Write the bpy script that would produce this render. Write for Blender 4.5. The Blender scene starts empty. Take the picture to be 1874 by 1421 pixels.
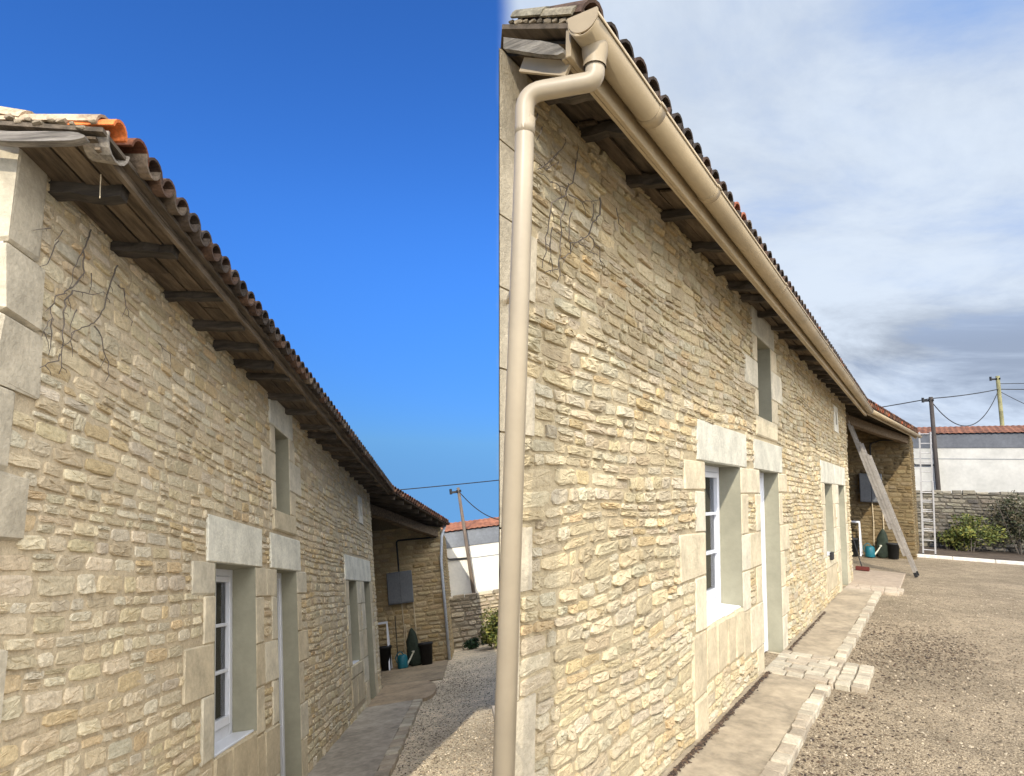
import bpy, bmesh, math, random
import numpy as np
from mathutils import Matrix, Vector

# ---------------------------------------------------------------- camera, sky, sun
scene = bpy.context.scene
COL = scene.collection
R = math.radians
EYE = Vector((0, 0, 1.75))

# two yards share the scene: the right-hand one is level, the left-hand one falls away down a slope
FB = Matrix(((0.832597, 0.553878, 0.0), (-0.553878, 0.832597, 0.0), (0, 0, 1)))
_ya = Vector((-0.05429595, 0.98551589, -0.16065606)).normalized()
_za = Vector((-0.15996874, 0.1502301, 0.97562335)).normalized()
_xa = _ya.cross(_za).normalized()
FA = Matrix((_xa, _ya, _za)).transposed()
MA = Matrix.Translation(EYE - FA @ Vector((0, 0, 1.6))) @ FA.to_4x4()
MB = Matrix.Translation(EYE - FB @ Vector((0, 0, 1.75))) @ FB.to_4x4()

cam_d = bpy.data.cameras.new("camera")
cam = bpy.data.objects.new("camera", cam_d)
COL.objects.link(cam)
_r = Vector((0.99947425, -0.00484073, 0.03205921)).normalized()
_f = Vector((0, 0.98879180, 0.14930095)).normalized()
_u = _r.cross(_f).normalized()
_f = _u.cross(_r).normalized()
cam.matrix_world = Matrix.Translation(EYE) @ Matrix((_r, _u, -_f)).transposed().to_4x4()
cam_d.sensor_width = 36.0
cam_d.lens = 1155 / 1874 * 36
cam_d.clip_start = 0.05
cam_d.clip_end = 5000
scene.camera = cam

scene.view_settings.view_transform = 'Standard'
scene.view_settings.look = 'None'
scene.view_settings.gamma = 1
scene.view_settings.exposure = 0.48

# sun: low, from behind the viewer and a little to the left
_h, _e = R(13.5), R(26)
LIGHT = FA @ Vector((math.sin(_h) * math.cos(_e), math.cos(_h) * math.cos(_e), -math.sin(_e)))
sun_d = bpy.data.lights.new("sun", 'SUN')
sun_d.energy = 3.4
sun_d.angle = R(0.6)
sun_d.color = (1.0, 0.93, 0.80)
sun = bpy.data.objects.new("sun", sun_d)
COL.objects.link(sun)
sun.rotation_mode = 'QUATERNION'
sun.rotation_quaternion = LIGHT.to_track_quat('-Z', 'Y')
SUN_EL = math.asin(-LIGHT.z)
SUN_AZ = math.atan2(-LIGHT.x, -LIGHT.y)


class NT:
    """small helper for node trees"""
    def __init__(self, tree):
        self.t = tree
        tree.nodes.clear()

    def n(self, typ, **kw):
        nd = self.t.nodes.new(typ)
        for k, v in kw.items():
            setattr(nd, k, v)
        return nd

    def l(self, a, b):
        self.t.links.new(a, b)

    def val(self, sock, v):
        if isinstance(v, bpy.types.NodeSocket):
            self.l(v, sock)
        else:
            sock.default_value = v

    def math(self, op, a, b=0.0, c=0.0, clamp=False):
        nd = self.n('ShaderNodeMath', operation=op, use_clamp=clamp)
        self.val(nd.inputs[0], a); self.val(nd.inputs[1], b); self.val(nd.inputs[2], c)
        return nd.outputs[0]

    def noise(self, vec, scale, detail=4.0, rough=0.55, dist=0.0):
        nd = self.n('ShaderNodeTexNoise')
        if vec is not None:
            self.l(vec, nd.inputs['Vector'])
        nd.inputs['Scale'].default_value = scale
        nd.inputs['Detail'].default_value = detail
        nd.inputs['Roughness'].default_value = rough
        nd.inputs['Distortion'].default_value = dist
        return nd.outputs['Fac']

    def smooth(self, x, a, b, lo=0.0, hi=1.0):
        nd = self.n('ShaderNodeMapRange', interpolation_type='SMOOTHSTEP')
        self.val(nd.inputs['Value'], x)
        nd.inputs['From Min'].default_value = a; nd.inputs['From Max'].default_value = b
        nd.inputs['To Min'].default_value = lo; nd.inputs['To Max'].default_value = hi
        return nd.outputs['Result']

    def mix(self, fac, a, b, blend='MIX'):
        nd = self.n('ShaderNodeMix', data_type='RGBA', blend_type=blend)
        self.val(nd.inputs[0], fac)
        for s, v in ((nd.inputs[6], a), (nd.inputs[7], b)):
            if isinstance(v, bpy.types.NodeSocket):
                self.l(v, s)
            else:
                s.default_value = (*v, 1.0) if len(v) == 3 else v
        return nd.outputs[2]

    def mapping(self, vec, scale=(1, 1, 1), rot=(0, 0, 0)):
        nd = self.n('ShaderNodeMapping')
        self.l(vec, nd.inputs['Vector'])
        nd.inputs['Scale'].default_value = scale
        nd.inputs['Rotation'].default_value = rot
        return nd.outputs['Vector']


def build_world():
    w = bpy.data.worlds.new("World")
    scene.world = w
    w.use_nodes = True
    g = NT(w.node_tree)
    out = g.n('ShaderNodeOutputWorld')
    bg = g.n('ShaderNodeBackground')
    g.l(bg.outputs[0], out.inputs[0])
    sky = g.n('ShaderNodeTexSky', sky_type='NISHITA')
    sky.sun_disc = False
    sky.sun_elevation = SUN_EL
    sky.sun_rotation = SUN_AZ
    sky.air_density = 1.0
    sky.dust_density = 0.4
    sky.ozone_density = 3.0
    tc = g.n('ShaderNodeTexCoord')
    d = tc.outputs['Generated']
    sep = g.n('ShaderNodeSeparateXYZ')
    g.l(d, sep.inputs[0])
    x, y, z = sep.outputs
    # clear half: deep polarised blue, paler towards the skyline
    up = g.n('ShaderNodeCombineXYZ')
    g.l(x, up.inputs[0]); g.l(y, up.inputs[1]); g.l(g.math('MAXIMUM', z, 0.06), up.inputs[2])
    g.l(up.outputs[0], sky.inputs[0])
    tint = g.mix(g.smooth(z, -0.02, 0.42), (0.25, 0.50, 1.00), (0.46, 1.10, 2.10))
    blue = g.mix(1.0, sky.outputs[0], tint, 'MULTIPLY')
    dots = g.n('ShaderNodeVectorMath', operation='DOT_PRODUCT')
    g.l(d, dots.inputs[0]); dots.inputs[1].default_value = (-LIGHT.x, -LIGHT.y, -LIGHT.z)
    cloud_fill = g.smooth(dots.outputs['Value'], -0.25, 0.75, 0.0, 1.0)      # clouds on the sun's side, behind the viewer, boosted and warmed as added fill
    # cloud bank over the right-hand half of the sky
    zz = g.math('ADD', g.math('MAXIMUM', z, 0.0), 0.26)
    cx = g.math('DIVIDE', x, zz); cy = g.math('DIVIDE', y, zz)
    comb = g.n('ShaderNodeCombineXYZ')
    g.l(cx, comb.inputs[0]); g.l(cy, comb.inputs[1])
    v = comb.outputs[0]
    n1 = g.noise(v, 0.55, 7.0, 0.55, 0.4)
    n2 = g.noise(g.mapping(v, (1.0, 1.25, 1.0)), 1.7, 9.0, 0.62, 0.5)
    n3 = g.noise(v, 0.28, 3.0, 0.5)
    cover = g.smooth(g.math('ADD', n1, g.math('MULTIPLY', n2, 0.35)), 0.43, 0.70)
    lowc = g.smooth(z, 0.50, 0.16)
    cover = g.math('MAXIMUM', cover, g.math('MULTIPLY', lowc, 0.9))
    shade = g.smooth(g.math('ADD', g.math('MULTIPLY', n2, 0.7), g.math('MULTIPLY', n3, 0.4)), 0.42, 0.64)
    bright = (7.5, 8.5, 9.9)
    grey = (3.7, 4.25, 5.2)
    low = g.smooth(z, 0.34, 0.14)
    tone = g.math('MULTIPLY', g.math('ADD', g.math('MULTIPLY', low, 0.85), 0.32), g.math('SUBTRACT', 1.0, shade), clamp=True)
    ccol = g.mix(tone, bright, grey)
    pale = g.mix(0.55, blue, (3.4, 6.0, 10.6))
    ccol = g.mix(1.0, ccol, g.mix(cloud_fill, (1.0, 1.0, 1.0), (6.55, 5.8, 5.05)), 'MULTIPLY')
    cloudy = g.mix(cover, pale, ccol)
    edge = (_r * 1155 + _f * 23).normalized()             # the front's edge runs overhead, away from the viewer
    de = g.n('ShaderNodeVectorMath', operation='DOT_PRODUCT')
    g.l(d, de.inputs[0]); de.inputs[1].default_value = tuple(edge)
    side = g.smooth(g.math('ADD', de.outputs['Value'], g.math('MULTIPLY', g.math('SUBTRACT', n2, 0.5), 0.03)), -0.006, 0.030)
    fin = g.mix(side, blue, cloudy)
    g.l(fin, bg.inputs[0])
    bg.inputs[1].default_value = 0.07


build_world()

# ---------------------------------------------------------------- object helpers

def finish(o, label=None, cat=None, group=None, kind=None):
    if label: o['label'] = label
    if cat: o['category'] = cat
    if group: o['group'] = group
    if kind: o['kind'] = kind
    return o


class Buf:
    """collects raw geometry; coordinates are yard coordinates, build() moves them to the thing's base"""
    def __init__(self):
        self.v = []; self.f = []; self.c = []; self.n = 0

    def add(self, verts, faces, col=(1, 1, 1)):
        verts = np.asarray(verts, dtype=float).reshape(-1, 3)
        self.v.append(verts)
        n = self.n
        self.f.extend([tuple(i + n for i in f) for f in faces])
        c = np.asarray(col, dtype=float)
        if c.ndim == 1:
            c = np.tile(c, (len(verts), 1))
        self.c.append(c)
        self.n += len(verts)
        return self

    def build(self, name, mat, th=None, smooth=False, frame=None, loc=(0, 0, 0), parent=None):
        """th: (root Empty, base loc) -> child part; otherwise a top-level mesh in the frame"""
        V = np.concatenate(self.v) if self.v else np.zeros((0, 3))
        base = np.array(th[1] if th else loc, dtype=float)
        me = bpy.data.meshes.new(name)
        me.from_pydata((V - base).tolist(), [], self.f)
        at = me.color_attributes.new("Col", 'FLOAT_COLOR', 'POINT')
        cc = np.ones((len(V), 4)); cc[:, :3] = np.concatenate(self.c)
        at.data.foreach_set("color", cc.ravel())
        if smooth:
            me.polygons.foreach_set("use_smooth", [True] * len(me.polygons))
        me.materials.append(mat)
        me.update()
        o = bpy.data.objects.new(name, me)
        COL.objects.link(o)
        if th:
            o.parent = parent if parent is not None else th[0]
        else:
            o.matrix_world = frame @ Matrix.Translation(loc)
        return o


def thing(name, frame, loc, label, cat, group=None):
    e = bpy.data.objects.new(name, None)
    e.empty_display_size = 0.2
    COL.objects.link(e)
    e.matrix_world = frame @ Matrix.Translation(loc)
    finish(e, label, cat, group)
    return (e, loc)


def box(b, x0, x1, y0, y1, z0, z1, col=(1, 1, 1), bev=0.0, jit=0.0, rng=None):
    """box, optionally chamfered, with slightly worn corners"""
    if bev <= 0:
        v = [(x, y, z) for x in (x0, x1) for y in (y0, y1) for z in (z0, z1)]
        f = [(0, 1, 3, 2), (4, 6, 7, 5), (0, 4, 5, 1), (2, 3, 7, 6), (0, 2, 6, 4), (1, 5, 7, 3)]
    else:
        bev = min(bev, (x1 - x0) * .3, (y1 - y0) * .3, (z1 - z0) * .3)
        v = []; f = []
        # 3 vertices per corner
        idx = {}
        for i, x in enumerate((x0, x1)):
            for j, y in enumerate((y0, y1)):
                for k, z in enumerate((z0, z1)):
                    sx, sy, sz = (1 - 2 * i) * bev, (1 - 2 * j) * bev, (1 - 2 * k) * bev
                    idx[(i, j, k)] = len(v)
                    v += [(x, y + sy, z + sz), (x + sx, y, z + sz), (x + sx, y + sy, z)]
        A = lambda i, j, k, a: idx[(i, j, k)] + a
        for i in (0, 1):
            f.append((A(i, 0, 0, 0), A(i, 1, 0, 0), A(i, 1, 1, 0), A(i, 0, 1, 0)))
            f.append((A(0, i, 0, 1), A(1, i, 0, 1), A(1, i, 1, 1), A(0, i, 1, 1)))
            f.append((A(0, 0, i, 2), A(1, 0, i, 2), A(1, 1, i, 2), A(0, 1, i, 2)))
        for i in (0, 1):
            for j in (0, 1):
                f.append((A(i, j, 0, 0), A(i, j, 1, 0), A(i, j, 1, 1), A(i, j, 0, 1)))
                f.append((A(i, 0, j, 0), A(i, 1, j, 0), A(i, 1, j, 2), A(i, 0, j, 2)))
                f.append((A(0, i, j, 1), A(1, i, j, 1), A(1, i, j, 2), A(0, i, j, 2)))
                for k in (0, 1):
                    f.append((A(i, j, k, 0), A(i, j, k, 1), A(i, j, k, 2)))
    if jit and rng:
        v = [(a + rng.uniform(-jit, jit), c + rng.uniform(-jit, jit), d + rng.uniform(-jit, jit)) for a, c, d in v]
    # outward normals: make consistent through bmesh later (double sided shading is fine for opaque boxes)
    b.add(v, f, col)


def beam(b, p, q, w, h, up=(0, 0, 1), col=(1, 1, 1), segs=1, jit=0.0, rng=None, taper=1.0):
    """bar of section w x h between two points"""
    p, q = Vector(p), Vector(q)
    a = (q - p).normalized(); s = a.cross(Vector(up)).normalized(); n = s.cross(a)
    v = []; f = []
    for i in range(segs + 1):
        t = i / segs
        c = p.lerp(q, t)
        k = 1 + (taper - 1) * t
        if rng and jit:
            c = c + s * rng.uniform(-jit, jit) + n * rng.uniform(-jit, jit)
        for sx, sz in ((-1, -1), (1, -1), (1, 1), (-1, 1)):
            v.append(tuple(c + s * (sx * w * k / 2) + n * (sz * h * k / 2)))
    for i in range(segs):
        o = i * 4
        for k in range(4):
            f.append((o + k, o + (k + 1) % 4, o + 4 + (k + 1) % 4, o + 4 + k))
    f.append((0, 3, 2, 1)); e = segs * 4
    f.append((e, e + 1, e + 2, e + 3))
    b.add(v, f, col)


def tube(b, pts, rad, seg=10, col=(1, 1, 1), cap=True):
    pts = [Vector(p) for p in pts]
    n = len(pts)
    rads = rad if isinstance(rad, (list, tuple)) else [rad] * n
    v = []; f = []
    t0 = (pts[1] - pts[0]).normalized()
    ref = Vector((0, 0, 1)) if abs(t0.z) < 0.9 else Vector((1, 0, 0))
    s = t0.cross(ref).normalized()
    for i, p in enumerate(pts):
        t = ((pts[min(i + 1, n - 1)] - pts[max(i - 1, 0)])).normalized()
        s = (s - t * s.dot(t)).normalized()
        u = t.cross(s)
        for k in range(seg):
            a = 2 * math.pi * k / seg
            v.append(tuple(p + (s * math.cos(a) + u * math.sin(a)) * rads[i]))
    for i in range(n - 1):
        for k in range(seg):
            f.append((i * seg + k, i * seg + (k + 1) % seg, (i + 1) * seg + (k + 1) % seg, (i + 1) * seg + k))
    if cap:
        f.append(tuple(range(seg))[::-1]); f.append(tuple((n - 1) * seg + k for k in range(seg)))
    b.add(v, f, col)


def lathe(b, c, prof, seg=20, col=(1, 1, 1)):
    v = []; f = []
    for r, z in prof:
        for k in range(seg):
            a = 2 * math.pi * k / seg
            v.append((c[0] + r * math.cos(a), c[1] + r * math.sin(a), c[2] + z))
    for i in range(len(prof) - 1):
        for k in range(seg):
            f.append((i * seg + k, i * seg + (k + 1) % seg, (i + 1) * seg + (k + 1) % seg, (i + 1) * seg + k))
    b.add(v, f, col)


def bend(pts, r=0.06, n=5):
    """round the corners of a polyline"""
    P = [Vector(p) for p in pts]
    out = [P[0]]
    for i in range(1, len(P) - 1):
        a, c = (P[i - 1] - P[i]), (P[i + 1] - P[i])
        k = min(r, a.length * .45, c.length * .45)
        p0, p1 = P[i] + a.normalized() * k, P[i] + c.normalized() * k
        for j in range(n + 1):
            t = j / n
            out.append(p0 * (1 - t) ** 2 + P[i] * (2 * t * (1 - t)) + p1 * t * t)
    out.append(P[-1])
    return out


# ---------------------------------------------------------------- materials

def new_mat(name):
    m = bpy.data.materials.new(name)
    m.use_nodes = True
    g = NT(m.node_tree)
    out = g.n('ShaderNodeOutputMaterial')
    p = g.n('ShaderNodeBsdfPrincipled')
    g.l(p.outputs[0], out.inputs[0])
    return m, g, p


def basic(name, col, rough=0.8, var=0.25, scale=6.0, bump=0.0, bscale=60.0, attr=False, stretch=None, metal=0.0, spec=0.3, fine=0.12):
    m, g, p = new_mat(name)
    tc = g.n('ShaderNodeTexCoord').outputs['Object']
    vec = g.mapping(tc, stretch) if stretch else tc
    if attr:
        a = g.n('ShaderNodeAttribute', attribute_name='Col').outputs['Color']
        base = g.mix(1.0, a, col, 'MULTIPLY')
    else:
        base = col
    n = g.noise(vec, scale, 6.0, 0.6)
    n2 = g.noise(vec, scale * 7.3, 4.0, 0.6)
    k = g.math('ADD', g.smooth(n, 0.25, 0.75, 1 - var, 1 + var), g.smooth(n2, 0.25, 0.75, -fine, fine))
    cmb = g.n('ShaderNodeCombineColor')
    for i in range(3):
        g.l(k, cmb.inputs[i])
    g.l(g.mix(1.0, base, cmb.outputs[0], 'MULTIPLY'), p.inputs['Base Color'])
    p.inputs['Roughness'].default_value = rough
    p.inputs['Metallic'].default_value = metal
    p.inputs['Specular IOR Level'].default_value = spec
    if bump:
        bn = g.n('ShaderNodeBump')
        bn.inputs['Strength'].default_value = bump
        bn.inputs['Distance'].default_value = 0.02
        g.l(g.noise(vec, bscale, 6.0, 0.65), bn.inputs['Height'])
        g.l(bn.outputs[0], p.inputs['Normal'])
    return m


def stone_mat(name, tint, bump=0.5):
    """limestone: per-stone colour, ochre veins, lichen freckles, pitted surface"""
    m, g, p = new_mat(name)
    tc = g.n('ShaderNodeTexCoord').outputs['Object']
    a = g.n('ShaderNodeAttribute', attribute_name='Col').outputs['Color']
    base = g.mix(1.0, a, tint, 'MULTIPLY')
    n1 = g.noise(tc, 5.0, 8.0, 0.65, 0.3)
    n2 = g.noise(tc, 34.0, 6.0, 0.65)
    n3 = g.noise(tc, 120.0, 3.0, 0.6)
    base = g.mix(g.smooth(n1, 0.55, 0.82, 0, 0.28), base, (0.50 * tint[0], 0.34 * tint[1], 0.17 * tint[2]))
    n4 = g.noise(tc, 1.1, 5.0, 0.6)
    base = g.mix(g.smooth(n4, 0.50, 0.75, 0, 0.16), base, (0.40, 0.36, 0.28))
    base = g.mix(g.smooth(n2, 0.62, 0.76, 0, 0.28), base, (0.26, 0.21, 0.145))
    k = g.math('ADD', g.smooth(n2, 0.25, 0.75, 0.82, 1.14), g.smooth(n3, 0.3, 0.7, -0.10, 0.10))
    cmb = g.n('ShaderNodeCombineColor')
    for i in range(3):
        g.l(k, cmb.inputs[i])
    g.l(g.mix(1.0, base, cmb.outputs[0], 'MULTIPLY'), p.inputs['Base Color'])
    p.inputs['Roughness'].default_value = 0.93
    p.inputs['Specular IOR Level'].default_value = 0.15
    bn = g.n('ShaderNodeBump')
    bn.inputs['Strength'].default_value = bump
    bn.inputs['Distance'].default_value = 0.012
    g.l(g.math('ADD', g.math('MULTIPLY', n2, 1.0), g.math('MULTIPLY', n3, 0.5)), bn.inputs['Height'])
    g.l(bn.outputs[0], p.inputs['Normal'])
    return m


def gravel_mat(name, c1, c2, c3, scale=55.0):
    m, g, p = new_mat(name)
    tc = g.n('ShaderNodeTexCoord').outputs['Object']
    vo = g.n('ShaderNodeTexVoronoi')
    g.l(tc, vo.inputs['Vector'])
    vo.inputs['Scale'].default_value = scale
    sp = g.n('ShaderNodeSeparateColor')
    g.l(vo.outputs['Color'], sp.inputs[0])
    cr = g.mix(sp.outputs[0], c1, c2)
    cr = g.mix(g.smooth(sp.outputs[1], 0.72, 0.9), cr, c3)
    big = g.noise(tc, 0.7, 6.0, 0.6, 0.5)
    mid = g.noise(tc, 4.0, 6.0, 0.65)
    k = g.math('MULTIPLY', g.smooth(big, 0.3, 0.7, 0.80, 1.15), g.smooth(mid, 0.25, 0.75, 0.78, 1.15))
    cmb = g.n('ShaderNodeCombineColor')
    for i in range(3):
        g.l(k, cmb.inputs[i])
    g.l(g.mix(1.0, cr, cmb.outputs[0], 'MULTIPLY'), p.inputs['Base Color'])
    p.inputs['Roughness'].default_value = 0.95
    p.inputs['Specular IOR Level'].default_value = 0.15
    bn = g.n('ShaderNodeBump')
    bn.inputs['Strength'].default_value = 0.85
    bn.inputs['Distance'].default_value = 0.014
    g.l(g.math('ADD', g.math('MULTIPLY', vo.outputs['Distance'], -0.9), mid), bn.inputs['Height'])
    g.l(bn.outputs[0], p.inputs['Normal'])
    return m


M = {}
M['stone_a'] = stone_mat('limestone_rubble_pale', (1.0, 0.975, 0.92), 0.5)
M['stone_b'] = stone_mat('limestone_rubble_warm', (0.88, 0.85, 0.775), 0.6)
M['dress'] = basic('dressed_limestone', (1, 1, 1), 0.92, 0.20, 4.0, 0.45, 48, True, spec=0.2, fine=0.10)
M['reveal'] = basic('shade_toned_reveal_coat', (0.275, 0.26, 0.19), 0.92, 0.12, 3.0, 0.12, 60, spec=0.2, fine=0.04)  # grey-green coat, darkened further to stand in for shade on the jambs
M['render_b'] = basic('dull_lime_render', (0.49, 0.47, 0.41), 0.92, 0.14, 1.2, 0.2, 80, fine=0.05)
M['greystone'] = stone_mat('grey_rubble', (1, 1, 1), 0.5)
M['wood'] = basic('weathered_dark_wood', (0.070, 0.058, 0.045), 0.9, 0.5, 3.0, 0.5, 30, True, (9, 1.2, 9))
M['woodx'] = basic('weathered_dark_rafter', (0.070, 0.058, 0.045), 0.9, 0.5, 3.0, 0.5, 30, True, (1.2, 9, 9))
M['greywood'] = basic('silvered_wood', (0.36, 0.33, 0.29), 0.9, 0.55, 3.0, 1.0, 30, True, (1.0, 12, 16))
M['tile'] = basic('canal_tile', (1, 1, 1), 0.9, 0.4, 9.0, 0.4, 60, True, fine=0.25)
M['pvc'] = basic('sand_pvc', (0.375, 0.31, 0.215), 0.42, 0.12, 1.6, 0, spec=0.4, fine=0.03)
M['gutter'] = basic('tan_gutter_pvc', (0.37, 0.29, 0.18), 0.5, 0.16, 1.3, 0, spec=0.4, fine=0.04)
M['white_pvc'] = basic('white_frame_paint', (0.64, 0.65, 0.68), 0.35, 0.04, 3.0, 0, spec=0.4, fine=0.02)
M['render'] = basic('lime_render', (0.74, 0.70, 0.60), 0.92, 0.08, 1.5, 0.2, 80, fine=0.05)
M['slate'] = basic('grey_fibre_panel', (0.19, 0.20, 0.21), 0.8, 0.15, 1.5, 0.1, 40)
M['redroof_b'] = basic('old_rust_roof', (0.17, 0.068, 0.036), 0.9, 0.45, 3.0, 0.3, 40, True)
M['slate_b'] = basic('dark_fibre_panel', (0.125, 0.13, 0.138), 0.8, 0.15, 1.5, 0.1, 40)
M['redroof'] = basic('far_red_roof', (0.30, 0.115, 0.055), 0.9, 0.35, 3.0, 0.3, 40, True)
M['concrete'] = basic('worn_concrete', (0.32, 0.262, 0.182), 0.92, 0.24, 1.6, 0.35, 70, True, fine=0.2)
M['paver'] = basic('pale_setts', (1, 1, 1), 0.92, 0.18, 9.0, 0.4, 60, True)
M['dark'] = basic('dark_interior', (0.03, 0.025, 0.02), 0.95, 0.2, 2.0)
M['mortar_back'] = basic('plain_rubble', (0.36, 0.30, 0.21), 0.95, 0.3, 4.0, 0.7, 14)
M['metal'] = basic('dull_aluminium', (0.34, 0.31, 0.27), 0.5, 0.15, 3.0, 0, True and False, metal=0.35)
M['metal2'] = basic('bright_aluminium', (0.42, 0.41, 0.40), 0.5, 0.1, 3.0, metal=0.2)
M['greypaint'] = basic('grey_cabinet_paint', (0.12, 0.125, 0.13), 0.6, 0.1, 3.0)
M['black'] = basic('black_plastic', (0.018, 0.018, 0.018), 0.6, 0.2, 4.0)
M['pipewhite'] = basic('pale_grey_pipe', (0.50, 0.52, 0.54), 0.45, 0.05, 3.0)
M['pole'] = basic('creosoted_pole', (0.15, 0.115, 0.085), 0.9, 0.35, 4.0, 0.4, 30, False, (8, 8, 0.8))
M['poledark'] = basic('dark_creosoted_pole', (0.055, 0.045, 0.038), 0.9, 0.35, 4.0, 0.4, 30, False, (8, 8, 0.8))
M['polegreen'] = basic('mossy_concrete_pole', (0.19, 0.175, 0.085), 0.9, 0.4, 3.0, 0.3, 30)
M['leaf'] = basic('shrub_leaf', (1, 1, 1), 0.6, 0.25, 20.0, 0, 10, True, spec=0.35)
M['litter'] = basic('dead_leaf_litter', (1, 1, 1), 0.9, 0.3, 20.0, 0, 10, True)
M['vine'] = basic('dry_vine_stem', (0.12, 0.10, 0.08), 0.9, 0.3, 12.0)
M['soil'] = basic('dark_garden_soil', (0.075, 0.055, 0.038), 0.97, 0.4, 3.0, 0.8, 30)
M['grass'] = basic('rough_grass', (0.07, 0.085, 0.035), 0.95, 0.35, 0.5, 0.5, 8)
M['teal'] = basic('teal_plastic', (0.012, 0.11, 0.14), 0.45, 0.08, 4.0)
M['cream'] = basic('cream_plastic', (0.62, 0.60, 0.48), 0.5, 0.08, 4.0)
M['darkgreen'] = basic('dark_green_cloth', (0.020, 0.028, 0.018), 0.85, 0.3, 6.0, 0.4, 14)
M['brownpaint'] = basic('red_brown_bristle', (0.10, 0.022, 0.016), 0.9, 0.2, 20.0)
M['cane'] = basic('dry_cane', (0.42, 0.34, 0.22), 0.8, 0.2, 8.0)
M['curtain'] = basic('net_curtain', (0.34, 0.34, 0.33), 0.9, 0.15, 8.0)
M['gravel_a'] = gravel_mat('gravel_sloping_yard', (0.68, 0.55, 0.37), (0.82, 0.69, 0.48), (0.34, 0.26, 0.17), 60.0)
M['gravel_b'] = gravel_mat('gravel_level_yard', (0.245, 0.192, 0.128), (0.375, 0.30, 0.20), (0.15, 0.115, 0.075), 72.0)


def glass_mat():
    m, g, p = new_mat('window_glass')
    out = [n for n in g.t.nodes if n.type == 'OUTPUT_MATERIAL'][0]
    tr = g.n('ShaderNodeBsdfTransparent'); tr.inputs[0].default_value = (0.62, 0.64, 0.66, 1)
    gl = g.n('ShaderNodeBsdfGlossy'); gl.inputs['Roughness'].default_value = 0.02
    fr = g.n('ShaderNodeFresnel'); fr.inputs[0].default_value = 1.5
    mx = g.n('ShaderNodeMixShader')
    g.l(fr.outputs[0], mx.inputs[0]); g.l(tr.outputs[0], mx.inputs[1]); g.l(gl.outputs[0], mx.inputs[2])
    g.l(mx.outputs[0], out.inputs[0])
    return m


M['glass'] = glass_mat()

# stone palette (albedo)
PAL = np.array([(0.53, 0.455, 0.32), (0.50, 0.42, 0.29), (0.59, 0.51, 0.365), (0.52, 0.41, 0.25), (0.50, 0.44, 0.33),
                (0.56, 0.47, 0.31), (0.56, 0.50, 0.38), (0.49, 0.41, 0.28), (0.53, 0.46, 0.335)])
DRESS = (0.56, 0.50, 0.375)
REVEAL = (0.47, 0.455, 0.36)


# ---------------------------------------------------------------- rubble walling

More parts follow.
